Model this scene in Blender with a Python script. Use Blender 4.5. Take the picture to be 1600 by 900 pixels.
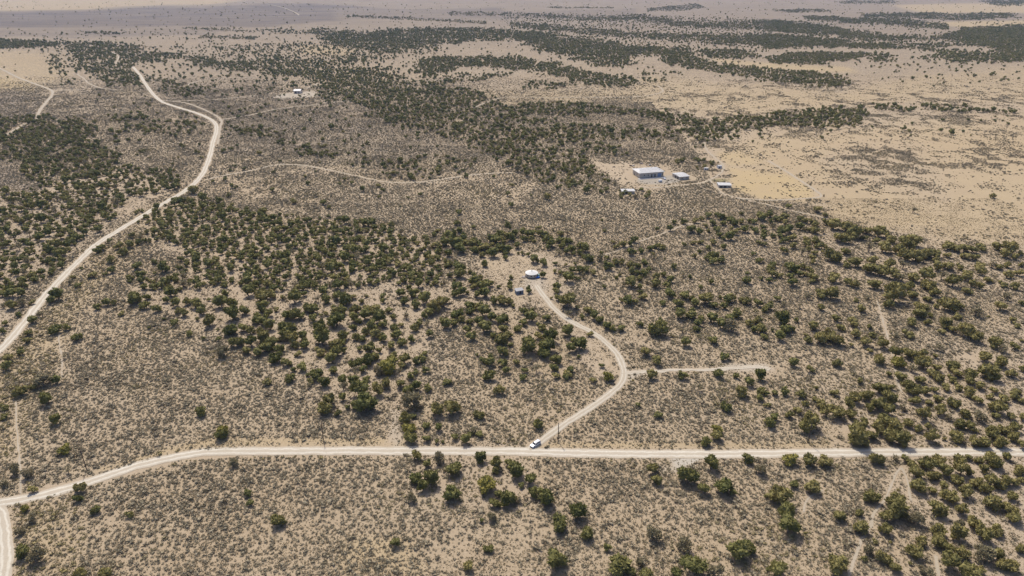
import bpy, math, random
import numpy as np
from mathutils import Vector

# ------------------------------------------------------------------ scene, camera, light
for o in list(bpy.data.objects):
    bpy.data.objects.remove(o)
SC = bpy.context.scene
COL = SC.collection
R = math.radians
CAM_H, FPX, PITCH = 180.0, 1069.0, R(25)      # metres up; focal length for a 1600 px wide picture
cd = bpy.data.cameras.new("drone_camera")
cd.sensor_width = 36.0
cd.lens = 36.0 * FPX / 1600
cd.clip_start, cd.clip_end = 1.0, 60000
cam = bpy.data.objects.new("drone_camera", cd)
cam.location = (0, 0, CAM_H)
cam.rotation_euler = (R(90) - PITCH, 0, 0)
COL.objects.link(cam)
SC.camera = cam

SUN_EL, SUN_AZ = R(54), R(-19.5)              # the sun stands ahead of the camera and to its left
w = bpy.data.worlds.new("World")
SC.world = w
w.use_nodes = True
sky = w.node_tree.nodes.new("ShaderNodeTexSky")
sky.sky_type = 'NISHITA'
sky.sun_disc = False
sky.sun_elevation = SUN_EL
sky.sun_rotation = SUN_AZ
sky.altitude = 1700
sky.air_density = 0.45
sky.dust_density = 7.0
sky.ozone_density = 0.0
bg = w.node_tree.nodes["Background"]
bg.inputs[1].default_value = 0.15
w.node_tree.links.new(sky.outputs[0], bg.inputs[0])
sl = bpy.data.lights.new("sun", 'SUN')
sl.energy = 2.05
sl.angle = R(0.55)
sl.color = (1.0, 0.95, 0.87)
so = bpy.data.objects.new("sun", sl)
sd = Vector((math.sin(SUN_AZ) * math.cos(SUN_EL), math.cos(SUN_AZ) * math.cos(SUN_EL), math.sin(SUN_EL)))
so.rotation_euler = sd.to_track_quat('Z', 'Y').to_euler()
so.location = (-200, 600, 700)
COL.objects.link(so)
SC.view_settings.view_transform = 'Standard'
SC.view_settings.look = 'None'
SC.view_settings.exposure = 1.18
SC.view_settings.gamma = 1.0

rng = np.random.default_rng(11)
random.seed(5)

# ------------------------------------------------------------------ surveying helpers
FW = np.array([0, math.cos(PITCH), -math.sin(PITCH)])
UP = np.array([0, math.sin(PITCH), math.cos(PITCH)])

def vnoise(x, y, seed=0):
    x = np.asarray(x, float); y = np.asarray(y, float)
    xi = np.floor(x).astype(np.int64); yi = np.floor(y).astype(np.int64)
    fx = x - xi; fy = y - yi
    fx = fx * fx * (3 - 2 * fx); fy = fy * fy * (3 - 2 * fy)
    def h(a, b):
        n = (a * 374761393 + b * 668265263 + seed * 974634777) & 0xffffffff
        n = ((n ^ (n >> 13)) * 1274126177) & 0xffffffff
        n = (n ^ (n >> 16)) & 0xffff
        return n / 65535.0
    return (h(xi, yi) * (1 - fx) + h(xi + 1, yi) * fx) * (1 - fy) + (h(xi, yi + 1) * (1 - fx) + h(xi + 1, yi + 1) * fx) * fy

def terrain(x, y):
    """Almost level basin: low swells start beyond the near flats."""
    x = np.asarray(x, float); y = np.asarray(y, float)
    a = np.clip((y - 620) / 900, 0, 1)
    s = (np.sin(x / 230 + y / 310 + 1.0) + 0.8 * np.sin(-x / 410 + y / 190 + 2.2) + 0.5 * np.sin(x / 170 - y / 420)) * 1.3
    far = np.clip((y - 3800) / 6000, 0, 1)
    return a * s + far * 30 * (0.5 + 0.5 * np.sin(x / 1500 + 0.7))

def at(px, py, z=None):
    """World points seen at photo pixels (1600 x 900), on the terrain or on the level z."""
    px = np.asarray(px, float); py = np.asarray(py, float)
    d = FW[None, :] * FPX + UP[None, :] * (450 - py).reshape(-1, 1)
    d[:, 0] += (px - 800).ravel()
    zz = np.zeros(len(d)) if z is None else np.full(len(d), 1.0) * z
    for k in range(1 if z is not None else 14):
        t = (zz - CAM_H) / d[:, 2]
        P = np.array([0, 0, CAM_H]) + t[:, None] * d
        if z is None:
            zz = 0.5 * zz + 0.5 * terrain(P[:, 0], P[:, 1])
    if z is None:
        P[:, 2] = terrain(P[:, 0], P[:, 1])
    return P

def at1(px, py, z=None):
    return at([px], [py], z)[0]

def project(x, y, z):
    dz = z - CAM_H
    dep = y * FW[1] + dz * FW[2]
    dep = np.where(dep < 1, np.nan, dep)
    return 800 + FPX * x / dep, 450 - FPX * (y * UP[1] + dz * UP[2]) / dep, dep

def inpoly(px, py, poly):
    poly = np.asarray(poly, float)
    r = np.zeros(px.shape, bool)
    m = (px >= poly[:, 0].min()) & (px <= poly[:, 0].max()) & (py >= poly[:, 1].min()) & (py <= poly[:, 1].max())
    if not m.any():
        return r
    x, y = px[m], py[m]
    c = np.zeros(x.shape, bool)
    j = len(poly) - 1
    for i in range(len(poly)):
        xi, yi = poly[i]; xj, yj = poly[j]
        if yi != yj:
            k = (yi > y) != (yj > y)
            c ^= k & (x < (xj - xi) * (y - yi) / (yj - yi) + xi)
        j = i
    r[m] = c
    return r

# ------------------------------------------------------------------ object helpers
def link(o, parent=None, loc=None, rz=None):
    COL.objects.link(o)
    if parent is not None:
        o.parent = parent
    if loc is not None:
        o.location = loc
    if rz is not None:
        o.rotation_euler = (0, 0, rz)
    return o

def tag(o, label=None, cat=None, group=None, kind=None):
    if label: o['label'] = label
    if cat: o['category'] = cat
    if group: o['group'] = group
    if kind: o['kind'] = kind
    return o

def thing(name, label, cat, loc, rz=0, group=None):
    return tag(link(bpy.data.objects.new(name, None), None, loc, rz), label, cat, group)

class MB:
    """Collects vertices and faces and builds ONE mesh object."""
    def __init__(self):
        self.v, self.f = [], []
    def add(self, vs, fs):
        b = len(self.v)
        self.v += [tuple(map(float, q)) for q in vs]
        self.f += [tuple(b + i for i in q) for q in fs]
        return self
    def box(self, c, s, rz=0.0):
        cx, cy, cz = c; a, b, h = s[0] / 2, s[1] / 2, s[2] / 2
        co, si = math.cos(rz), math.sin(rz)
        vs = []
        for dz in (-h, h):
            for dx, dy in ((-a, -b), (a, -b), (a, b), (-a, b)):
                vs.append((cx + dx * co - dy * si, cy + dx * si + dy * co, cz + dz))
        return self.add(vs, [(3, 2, 1, 0), (4, 5, 6, 7), (0, 1, 5, 4), (1, 2, 6, 5), (2, 3, 7, 6), (3, 0, 4, 7)])
    def tube(self, p0, p1, r0, r1=None, n=8, cap=True):
        r1 = r0 if r1 is None else r1
        p0, p1 = Vector(p0), Vector(p1)
        d = (p1 - p0).normalized()
        a = d.orthogonal().normalized(); b = d.cross(a)
        vs = []
        for p, r in ((p0, r0), (p1, r1)):
            for k in range(n):
                t = 2 * math.pi * k / n
                vs.append(p + (a * math.cos(t) + b * math.sin(t)) * r)
        fs = [(k, (k + 1) % n, n + (k + 1) % n, n + k) for k in range(n)]
        if cap:
            fs += [tuple(range(n))[::-1], tuple(range(n, 2 * n))]
        return self.add(vs, fs)
    def prism(self, prof, y0, y1):
        """Profile in x,z pushed from y0 to y1."""
        n = len(prof)
        vs = [(x, y0, z) for x, z in prof] + [(x, y1, z) for x, z in prof]
        fs = [(k, (k + 1) % n, n + (k + 1) % n, n + k) for k in range(n)]
        return self.add(vs, fs + [tuple(range(n))[::-1], tuple(range(n, 2 * n))])
    def mesh(self, name, mat, smooth=False):
        m = bpy.data.meshes.new(name)
        m.from_pydata(self.v, [], self.f)
        m.update()
        m.materials.append(mat)
        if smooth:
            m.polygons.foreach_set('use_smooth', [True] * len(m.polygons))
        return m
    def build(self, name, mat, parent=None, loc=None, rz=None, smooth=False):
        return link(bpy.data.objects.new(name, self.mesh(name, mat, smooth)), parent, loc, rz)

# ------------------------------------------------------------------ materials
def newmat(name, rough=0.9, spec=0.1):
    m = bpy.data.materials.new(name)
    m.use_nodes = True
    b = m.node_tree.nodes["Principled BSDF"]
    b.inputs["Roughness"].default_value = rough
    b.inputs["Specular IOR Level"].default_value = spec
    return m, m.node_tree, b

class NT:
    def __init__(self, nt):
        self.nt = nt
    def n(self, t, **kw):
        x = self.nt.nodes.new(t)
        for k, v in kw.items():
            setattr(x, k, v)
        return x
    def l(self, a, b):
        self.nt.links.new(a, b)
    def noise(self, co, scale, detail=2.0, rough=0.5, dist=0.0):
        x = self.n("ShaderNodeTexNoise")
        x.inputs["Scale"].default_value = scale
        x.inputs["Detail"].default_value = detail
        x.inputs["Roughness"].default_value = rough
        x.inputs["Distortion"].default_value = dist
        if co is not None: self.l(co, x.inputs["Vector"])
        return x.outputs["Fac"]
    def ramp(self, fac, lo, hi, a=0.0, b=1.0):
        x = self.n("ShaderNodeMapRange", clamp=True)
        self.l(fac, x.inputs[0])
        for i, v in zip((1, 2, 3, 4), (lo, hi, a, b)):
            x.inputs[i].default_value = v
        return x.outputs[0]
    def math(self, op, a, b=None):
        x = self.n("ShaderNodeMath", operation=op)
        for i, v in enumerate((a, b)):
            if v is None: continue
            if isinstance(v, (int, float)): x.inputs[i].default_value = v
            else: self.l(v, x.inputs[i])
        return x.outputs[0]
    def mix(self, fac, a, b, mode='MIX'):
        x = self.n("ShaderNodeMix", data_type='RGBA', blend_type=mode)
        for i, v in ((0, fac), (6, a), (7, b)):
            if isinstance(v, (int, float)): x.inputs[i].default_value = v
            elif isinstance(v, tuple): x.inputs[i].default_value = (*v, 1)
            else: self.l(v, x.inputs[i])
        return x.outputs[2]
    def attr(self, name, typ='GEOMETRY'):
        return self.n("ShaderNodeAttribute", attribute_name=name, attribute_type=typ).outputs["Fac"]

def simple(name, col, var=0.12, scale=3.0, rough=0.8, spec=0.2, metal=0.0):
    m, nt, b = newmat(name, rough, spec)
    N = NT(nt)
    co = N.n("ShaderNodeTexCoord").outputs["Object"]
    f = N.noise(co, scale, 4, 0.6)
    c = N.mix(N.ramp(f, 0.3, 0.7), tuple(max(0, x * (1 - var)) for x in col), tuple(min(1, x * (1 + var)) for x in col))
    N.l(c, b.inputs["Base Color"])
    b.inputs["Metallic"].default_value = metal
    return m

def make_ground_mat():
    m, nt, b = newmat("desert_soil", 0.95, 0.05)
    N = NT(nt)
    co = N.n("ShaderNodeTexCoord").outputs["Object"]
    big = N.noise(co, 0.006, 4, 0.55)
    mid = N.noise(co, 0.05, 4, 0.6)
    fine = N.noise(co, 0.55, 4, 0.65)
    c = N.mix(N.ramp(mid, 0.3, 0.7), (0.435, 0.360, 0.258), (0.505, 0.430, 0.322))
    c = N.mix(N.ramp(big, 0.4, 0.65, 0, 0.5), c, (0.45, 0.355, 0.235))
    c = N.mix(0.35, c, N.mix(N.ramp(fine, 0.3, 0.7), (0.34, 0.27, 0.20), (0.55, 0.46, 0.355)))
    dry = N.attr("dry")
    c = N.mix(N.math('MULTIPLY', dry, N.ramp(mid, 0.25, 0.6, 0.55, 1.0)), c, (0.52, 0.418, 0.25))
    c = N.mix(N.math('MULTIPLY', N.attr("bare"), N.ramp(fine, 0.2, 0.8, 0.5, 1.0)), c, (0.50, 0.425, 0.34))
    c = N.mix(N.attr("red"), c, (0.42, 0.24, 0.15))
    c = N.mix(N.attr("gravel"), c, (0.40, 0.385, 0.36))
    c = N.mix(N.attr("lawn"), c, (0.22, 0.21, 0.09))
    sage = N.attr("sage")
    streak = N.n("ShaderNodeMapping"); streak.inputs["Scale"].default_value = (0.35, 1.0, 1.0)
    N.l(co, streak.inputs["Vector"])
    bands = N.noise(streak.outputs[0], 0.011, 5, 0.6, 0.8)
    c = N.mix(N.math('MULTIPLY', sage, N.ramp(bands, 0.3, 0.62, 0.6, 1.0)), c, (0.10, 0.09, 0.105))
    # low scrub too far off to stand as plants
    vo = N.n("ShaderNodeTexVoronoi"); vo.inputs["Scale"].default_value = 0.30
    N.l(co, vo.inputs["Vector"])
    dots = N.ramp(vo.outputs["Distance"], 0.34, 0.62, 1.0, 0.0)
    patch = N.ramp(N.noise(co, 0.03, 3, 0.6), 0.35, 0.6, 0.65, 1.0)
    sp = N.math('MULTIPLY', N.math('MULTIPLY', dots, patch), N.attr("scrub"))
    c = N.mix(sp, c, (0.215, 0.178, 0.130))
    # litter, pebbles and small grass tufts
    lit = N.noise(co, 1.9, 3, 0.7)
    c = N.mix(N.ramp(lit, 0.50, 0.70, 0, 0.55), c, (0.29, 0.235, 0.16))
    c = N.mix(N.ramp(lit, 0.42, 0.28, 0, 0.25), c, (0.60, 0.52, 0.42))
    c = N.mix(N.attr("pale"), c, (0.53, 0.505, 0.455))
    c = N.mix(1.0, c, (0.625, 0.592, 0.535), 'MULTIPLY')
    N.l(c, b.inputs["Base Color"])
    bu = N.n("ShaderNodeBump"); bu.inputs["Strength"].default_value = 0.5; bu.inputs["Distance"].default_value = 0.35
    N.l(N.noise(co, 0.9, 5, 0.7), bu.inputs["Height"])
    N.l(bu.outputs[0], b.inputs["Normal"])
    return m

def make_road_mat(name, edge, centre, tracks=True):
    m, nt, b = newmat(name, 0.95, 0.05)
    N = NT(nt)
    co = N.n("ShaderNodeTexCoord").outputs["Object"]
    a = N.attr("across")
    aa = N.math('ABSOLUTE', a)
    wob = N.math('ADD', aa, N.ramp(N.noise(co, 0.25, 3), 0.3, 0.7, -0.14, 0.14))
    c = N.mix(N.ramp(N.noise(co, 0.12, 4), 0.3, 0.7), centre, tuple(x * 0.93 for x in centre))
    if tracks:
        t = N.ramp(N.math('ABSOLUTE', N.math('SUBTRACT', wob, 0.45)), 0.08, 0.24, 0.0, 1.0)
        c = N.mix(N.math('MULTIPLY', t, 0.8), c, tuple(x * 0.93 for x in edge))
    c = N.mix(N.ramp(wob, 0.72, 1.0, 0, 0.85), c, edge)
    c = N.mix(N.ramp(N.noise(co, 1.2, 4, 0.7), 0.45, 0.75, 0, 0.35), c, tuple(x * 0.75 for x in edge))
    c = N.mix(1.0, c, (0.690, 0.685, 0.655), 'MULTIPLY')
    N.l(c, b.inputs["Base Color"])
    bu = N.n("ShaderNodeBump"); bu.inputs["Strength"].default_value = 0.4; bu.inputs["Distance"].default_value = 0.15
    N.l(N.noise(co, 1.4, 4), bu.inputs["Height"]); N.l(bu.outputs[0], b.inputs["Normal"])
    return m

def make_leaf_mat(name, dark, light, tip):
    m, nt, b = newmat(name, 0.85, 0.12)
    N = NT(nt)
    r = N.n("ShaderNodeObjectInfo").outputs["Random"]
    co = N.n("ShaderNodeTexCoord").outputs["Object"]
    f = N.noise(co, 4.0, 3, 0.6)
    c = N.mix(r, dark, light)
    c = N.mix(N.ramp(f, 0.42, 0.68, 0, 0.7), c, tip)
    N.l(c, b.inputs["Base Color"])
    tr = N.n("ShaderNodeBsdfTranslucent"); N.l(c, tr.inputs["Color"])
    mx = N.n("ShaderNodeMixShader"); mx.inputs[0].default_value = 0.50
    N.l(b.outputs[0], mx.inputs[1]); N.l(tr.outputs[0], mx.inputs[2])
    N.l(mx.outputs[0], nt.nodes["Material Output"].inputs["Surface"])
    return m

def make_shrub_mat():
    m, nt, b = newmat("sagebrush_leaves", 0.9, 0.08)
    N = NT(nt)
    r = N.n("ShaderNodeObjectInfo").outputs["Random"]
    co = N.n("ShaderNodeTexCoord").outputs["Object"]
    c = N.mix(r, (0.225, 0.193, 0.127), (0.365, 0.308, 0.208))
    c = N.mix(N.attr("yellow", 'INSTANCER'), c, (0.30, 0.245, 0.09))
    c = N.mix(N.ramp(N.noise(co, 5.0, 2), 0.45, 0.7, 0, 0.5), c, (0.415, 0.352, 0.235))
    N.l(c, b.inputs["Base Color"])
    tr = N.n("ShaderNodeBsdfTranslucent"); N.l(c, tr.inputs["Color"])
    mx = N.n("ShaderNodeMixShader"); mx.inputs[0].default_value = 0.30
    N.l(b.outputs[0], mx.inputs[1]); N.l(tr.outputs[0], mx.inputs[2])
    N.l(mx.outputs[0], nt.nodes["Material Output"].inputs["Surface"])
    return m

M_GROUND = make_ground_mat()
M_ROAD = make_road_mat("road_gravel", (0.50, 0.43, 0.34), (0.66, 0.61, 0.52))
M_DRIVE = make_road_mat("drive_gravel", (0.47, 0.40, 0.31), (0.60, 0.545, 0.455))
M_TRACK = make_road_mat("track_dirt", (0.38, 0.315, 0.235), (0.455, 0.39, 0.305), False)
M_LEAF = {
    'green': make_leaf_mat("juniper_green", (0.142, 0.151, 0.049), (0.260, 0.239, 0.087), (0.331, 0.298, 0.111)),
    'olive': make_leaf_mat("juniper_olive", (0.189, 0.176, 0.061), (0.331, 0.283, 0.111), (0.400, 0.341, 0.139)),
    'grey': make_leaf_mat("juniper_grey", (0.278, 0.235, 0.135), (0.380, 0.316, 0.194), (0.400, 0.373, 0.235)),
    'yellow': make_leaf_mat("juniper_yellow", (0.285, 0.255, 0.070), (0.341, 0.298, 0.083), (0.400, 0.360, 0.117)),
}
M_BARK = simple("juniper_bark", (0.22, 0.175, 0.135), 0.25, 6)
M_SHRUB = make_shrub_mat()
M_GRASS = simple("dry_grass_blades", (0.34, 0.275, 0.165), 0.3, 0.08, 0.95, 0.02)
M_WROOF = simple("white_metal_roof", (0.37, 0.36, 0.34), 0.04, 0.4, 0.5, 0.3)
M_YROOF = simple("white_canvas_roof", (0.49, 0.48, 0.45), 0.03, 0.6, 0.8, 0.1)
M_YWALL = simple("tan_canvas_wall", (0.44, 0.39, 0.32), 0.06, 1.0)
M_GREYWALL = simple("grey_metal_wall", (0.45, 0.385, 0.305), 0.08, 0.6, 0.85, 0.1)
M_TANWALL = simple("tan_wall", (0.38, 0.335, 0.275), 0.08, 0.7)
M_DARK = simple("dark_opening", (0.035, 0.035, 0.04), 0.2, 1.0, 0.4, 0.4)
M_WOOD = simple("weathered_wood", (0.26, 0.21, 0.165), 0.2, 3.0)
M_DECK = simple("deck_wood", (0.14, 0.12, 0.10), 0.2, 2.0)
M_WHITE = simple("white_paint", (0.50, 0.50, 0.50), 0.03, 1.0, 0.35, 0.5)
M_BLUE = simple("blue_tarp", (0.03, 0.12, 0.42), 0.15, 2.0, 0.5, 0.4)
M_PALEGREEN = simple("pale_green_panel", (0.42, 0.60, 0.52), 0.08, 2.0, 0.5, 0.3)
M_SLATE = simple("slate_blue_wall", (0.16, 0.175, 0.205), 0.15, 1.2, 0.7, 0.2)
M_LGREY = simple("pale_grey_roof", (0.25, 0.245, 0.24), 0.08, 1.0, 0.6, 0.3)
M_CONC = simple("pale_concrete", (0.37, 0.355, 0.335), 0.06, 0.6)
M_GLASS = simple("car_glass", (0.02, 0.022, 0.026), 0.1, 1.0, 0.08, 0.6)
M_TYRE = simple("tyre_rubber", (0.02, 0.02, 0.02), 0.1, 3.0, 0.9, 0.1)
M_STEEL = simple("grey_steel", (0.40, 0.40, 0.41), 0.08, 2.0, 0.35, 0.5, 0.6)
M_LAMP = simple("clear_lamp", (0.65, 0.66, 0.68), 0.05, 2.0, 0.15, 0.6)
M_RED = simple("red_lamp", (0.35, 0.03, 0.02), 0.1, 2.0, 0.3, 0.5)
M_POLE = simple("pole_wood", (0.07, 0.05, 0.04), 0.2, 1.0)
M_RUST = simple("rusty_scrap", (0.17, 0.11, 0.075), 0.35, 0.8)

HAZE = 0.000028
# ------------------------------------------------------------------ surveyed map, read off the photograph
# roads and tracks: (name, width m, material, noise of the edge m, line)
ROADS = [
 ('main_road', 5.6, 'r', 0.35, [(1720,703),(1600,706.5),(1500,706),(1350,707),(1200,709),(1050,709.5),(900,708),(800,705.5),(640,704.5),(500,704.5),(400,705),(320,706.5),(280,713),(240,721.5),(200,732),(160,746),(110,762),(60,775),(0,786),(-60,793)]),
 ('side_road', 4.6, 'r', 0.3, [(-20,786),(0,800),(7,828),(9,860),(6,900),(-4,960)]),
 ('county_road', 5.4, 'r', 0.6, [(-60,600),(-20,562),(6,541),(35,507),(70,463),(100,431),(125,406),(152,381),(200,351),(250,321),(288,299),(312,278),(326,250),(333,222),(338,205),(337,194),(328,186),(305,176),(275,167),(255,160),(240,148),(228,132),(219,118),(208,105)]),
 ('driveway', 3.9, 'd', 0.35, [(828,703),(842,692),(862,677),(885,661),(918,640),(950,618),(968,602),(975,588),(973,572),(964,553),(950,538),(930,522),(905,509),(885,498),(868,484),(856,470),(846,458),(838,446)]),
 ('spur_track', 3.0, 'd', 0.9, [(972,584),(1000,581),(1040,579),(1080,578),(1120,577),(1160,574),(1190,574),(1203,578)]),
 ('dirt_track', 1.7, 't', 1.0, [(322,281),(345,275),(385,268),(437,257),(470,258),(500,263),(540,271),(575,279),(610,285),(660,284),(705,278),(760,271),(800,270)]),
 ('dirt_track', 2.6, 't', 0.4, [(345,187),(390,180),(430,171),(480,165),(530,159),(575,157)]),
 ('dirt_track', 2.6, 't', 0.4, [(252,157),(285,160),(320,172),(345,187),(344,200),(340,225)]),
 ('dirt_track', 4.4, 't', 0.6, [(-40,90),(0,107),(30,122),(60,133),(80,141),(82,147),(72,160),(62,173),(58,186)]),
 ('dirt_track', 4.0, 't', 0.6, [(80,142),(100,141),(125,140.5)]),
 ('dirt_track', 3.6, 't', 0.6, [(40,193),(20,205),(0,216),(-30,228)]),
 ('dirt_track', 5.0, 't', 0.8, [(-60,59),(0,60.5),(50,62.5),(95,65.5)]),
 ('dirt_track', 6.0, 't', 0.8, [(390,3),(420,7),(445,13),(462,20),(467,24)]),
 ('dirt_track', 3.0, 't', 0.5, [(195,92),(188,96),(181,100),(185,88),(175,82),(168,80)]),
 ('dirt_track', 2.6, 't', 0.5, [(120,116),(130,122),(140,131),(160,138),(185,141)]),
 ('dirt_track', 2.8, 't', 0.4, [(290,138),(302,129),(330,124),(400,121)]),
 ('dirt_track', 2.6, 't', 0.4, [(260,158),(330,156),(400,149)]),
 ('dirt_track', 1.7, 't', 0.5, [(1000,292),(1030,293),(1062,289),(1090,287),(1110,281),(1128,268),(1130,258),(1118,247),(1105,235),(1100,222)]),
 ('dirt_track', 1.6, 't', 0.6, [(1110,282),(1120,293),(1130,303),(1150,309),(1175,314),(1200,320),(1230,328),(1262,334),(1292,341)]),
 ('dirt_track', 2.4, 't', 0.3, [(1150,309),(1200,313),(1245,311),(1283,307),(1276,299),(1255,285),(1232,270),(1200,251)]),
 ('footpath', 0.9, 't', 0.4, [(944,398),(958,394),(974,388),(990,381),(1008,374),(1022,370),(1045,361),(1072,351),(1095,347)]),
 ('wheel_track', 0.9, 't', 0.35, [(1407,731),(1400,742),(1391,762),(1384,778),(1373,792),(1364,806),(1361,822)]),
 ('wheel_track', 0.9, 't', 0.35, [(1409,731),(1415,745),(1420,762),(1423,782)]),
 ('wheel_track', 1.0, 't', 0.3, [(1361,822),(1345,846),(1336,872),(1325,905)]),
 ('wheel_track', 0.7, 't', 0.3, [(25,628),(26,665),(29,700),(32,735),(33,772)]),
 ('wheel_track', 1.2, 't', 0.3, [(1462,868),(1465,885),(1468,905)]),
 ('wheel_track', 0.7, 't', 0.4, [(1370,470),(1378,495),(1388,530),(1396,565),(1403,600),(1408,612)]),
 ('wheel_track', 1.0, 't', 0.3, [(1256,800),(1258,786),(1268,775),(1285,766)]),
 ('dirt_track', 2.4, 't', 0.4, [(742,168),(790,152),(850,153),(900,152),(1000,151),(1035,143),(1028,134)]),
 ('dirt_track', 2.4, 't', 0.4, [(680,126),(720,122),(760,118),(800,114)]),
 ('dirt_track', 3.0, 't', 0.4, [(453,148),(470,140),(485,136),(497,130)]),
 ('wheel_track', 1.2, 't', 0.4, [(640,285),(700,285)]),
 ('wheel_track', 0.7, 't', 0.4, [(92,520),(92,535),(97,560),(96,590)]),
]
# land cover: (layer, value, ragged edge in px, outline)
LAND = [
 ('pale', .55, 4, [(1130,571),(1165,568),(1198,569),(1206,578),(1190,582),(1150,580)]),
 ('pale', .55, 3, [(974,580),(1005,579),(1030,580),(1000,588),(980,596)]),
 ('bare', 1., 4, [(608,600),(622,600),(632,700),(610,700)]),
 ('pale', .3, 4, [(612,640),(624,640),(630,700),(616,700)]),
 ('dry', .45, 20, [(1120,238),(1185,212),(1300,205),(1420,190),(1800,178),(1800,395),(1480,378),(1330,350),(1300,338),(1290,310),(1240,275),(1180,262)]),
 ('dry', .15, 23, [(1285,240),(1340,225),(1440,228),(1475,250),(1455,285),(1480,300),(1460,322),(1400,305),(1340,300),(1300,270)]),
 ('dry', .5, 11, [(1010,115),(1070,122),(1200,135),(1330,142),(1420,120),(1600,105),(1800,100),(1800,165),(1450,160),(1340,165),(1240,172),(1130,182),(1050,172),(960,155),(880,162),(800,168),(770,155),(750,140),(830,145),(1000,135)]),
 ('dry', .9, 3, [(1110,91),(1200,98),(1320,105),(1340,115),(1300,112),(1200,108),(1130,100)]),
 ('dry', 1., 6, [(1140,262),(1235,270),(1282,305),(1280,312),(1200,313),(1150,300)]),
 ('dry', .8, 5, [(1120,240),(1160,238),(1190,252),(1140,258)]),
 ('dry', .6, 6, [(-300,75),(60,80),(90,100),(100,125),(60,130),(0,135),(-300,140)]),
 ('dry', 1., 4, [(-200,100),(40,125),(70,140),(30,140),(-200,138)]),
 ('dry', .5, 3, [(330,683),(640,685),(640,700),(330,700),(250,714),(150,742),(140,738),(240,706)]),
 ('dry', .5, 3, [(845,690),(1300,690),(1300,702),(845,702)]),
 ('dry', .35, 23, [(90,470),(150,395),(250,330),(275,345),(190,400),(120,490),(90,560),(20,720),(-100,720),(-100,600),(0,560)]),
 ('dry', .3, 23, [(30,795),(110,790),(130,850),(90,900),(30,900)]),
 ('dry', .45, 13, [(540,840),(640,835),(660,900),(520,900)]),
 ('dry', .75, 2, [(-600,-40),(480,-12),(330,7),(240,9),(100,17),(-600,22)]),
 ('dry', .9, 2, [(1430,35),(1700,30),(1700,42),(1510,43),(1470,40)]),
 ('dry', .8, 2, [(1390,8),(1800,0),(1800,22),(1440,20)]),
 ('dry', .6, 3, [(460,70),(530,72),(560,78),(540,88),(470,85)]),
 ('sage', 1.0, 4, [(-600,22),(100,17),(200,11),(330,9),(480,3),(620,14),(780,11),(790,20),(620,28),(500,34),(400,44),(300,42),(100,44),(-600,52)]),
 ('sage', .7, 5, [(-600,52),(100,44),(300,42),(400,46),(320,56),(100,60),(-600,60)]),
 ('sage', .75, 4, [(520,14),(800,16),(1000,12),(1000,26),(850,30),(640,32),(520,30)]),
 ('sage', .25, 13, [(300,70),(480,90),(500,110),(400,140),(560,160),(760,240),(560,250),(340,240),(345,190),(240,140)]),
 ('sage', .35, 6, [(-60,140),(60,150),(60,185),(-60,185)]),
 ('sage', .45, 13, [(-20,250),(28,252),(45,272),(68,286),(58,298),(28,303),(-20,292)]),
 ('bare', .8, 13, [(730,400),(790,392),(850,392),(885,405),(870,430),(905,445),(875,470),(850,475),(800,482),(785,450),(745,420)]),
 ('dry', .55, 13, [(740,402),(800,395),(850,400),(820,470),(800,470),(780,440)]),
 ('pale', .45, 4, [(815,434),(850,434),(858,450),(850,458),(815,448)]),
 ('bare', .8, 5, [(862,490),(900,508),(940,545),(960,580),(935,590),(905,560),(885,520)]),
 ('dry', .4, 5, [(900,530),(945,550),(955,578),(930,575)]),
 ('bare', .8, 9, [(920,250),(985,250),(995,262),(1000,285),(960,290),(945,275)]),
 ('dry', .5, 9, [(922,252),(985,250),(992,262),(990,285),(960,288),(945,275)]),
 ('gravel', .8, 2, [(1000,279),(1040,275),(1056,272),(1062,284),(1040,288),(1010,288),(996,284)]),
 ('pale', .5, 2, [(425,152),(440,146),(490,141),(500,150),(470,152),(440,154)]),
 ('pale', 1.0, 1.5, [(1044,716),(1095,713),(1088,722),(1078,727),(1070,733),(1054,734),(1057,726)]),
 ('pale', .35, 3, [(1030,727),(1060,725),(1062,735),(1040,742)]),
 ('red', .5, 3, [(1057,742),(1066,750),(1072,762),(1062,758)]),
 ('red', .7, 3, [(803,234),(811,234),(812,248),(804,247)]),
 ('lawn', .7, 1, [(1110,281),(1120,279),(1135,279.5),(1141,282),(1130,284.5),(1115,284)]),
 ('bare', .45, 17, [(225,330),(300,308),(400,338),(450,350),(520,345),(600,358),(690,385),(760,400),(780,470),(700,540),(690,600),(620,640),(560,650),(500,640),(460,590),(400,570),(340,540),(250,490),(205,470),(215,435),(290,425),(280,400),(225,375)]),
 ('bare', .7, 17, [(1400,725),(1800,700),(1800,910),(1480,910),(1440,820),(1410,780)]),
 ('bare', .5, 20, [(1300,640),(1400,560),(1600,500),(1800,480),(1800,700),(1320,700)]),
 ('bare', .4, 20, [(1250,350),(1420,370),(1600,385),(1800,390),(1800,480),(1500,450),(1300,440)]),
 ('bare', .6, 17, [(-100,300),(60,300),(170,260),(270,272),(290,285),(230,312),(180,345),(110,400),(60,440),(0,520),(-100,560)]),
 ('bare', .5, 6, [(615,690),(800,690),(800,702),(620,702)]),
 ('bare', .5, 6, [(640,712),(820,714),(840,790),(760,800),(640,770)]),
]
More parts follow.
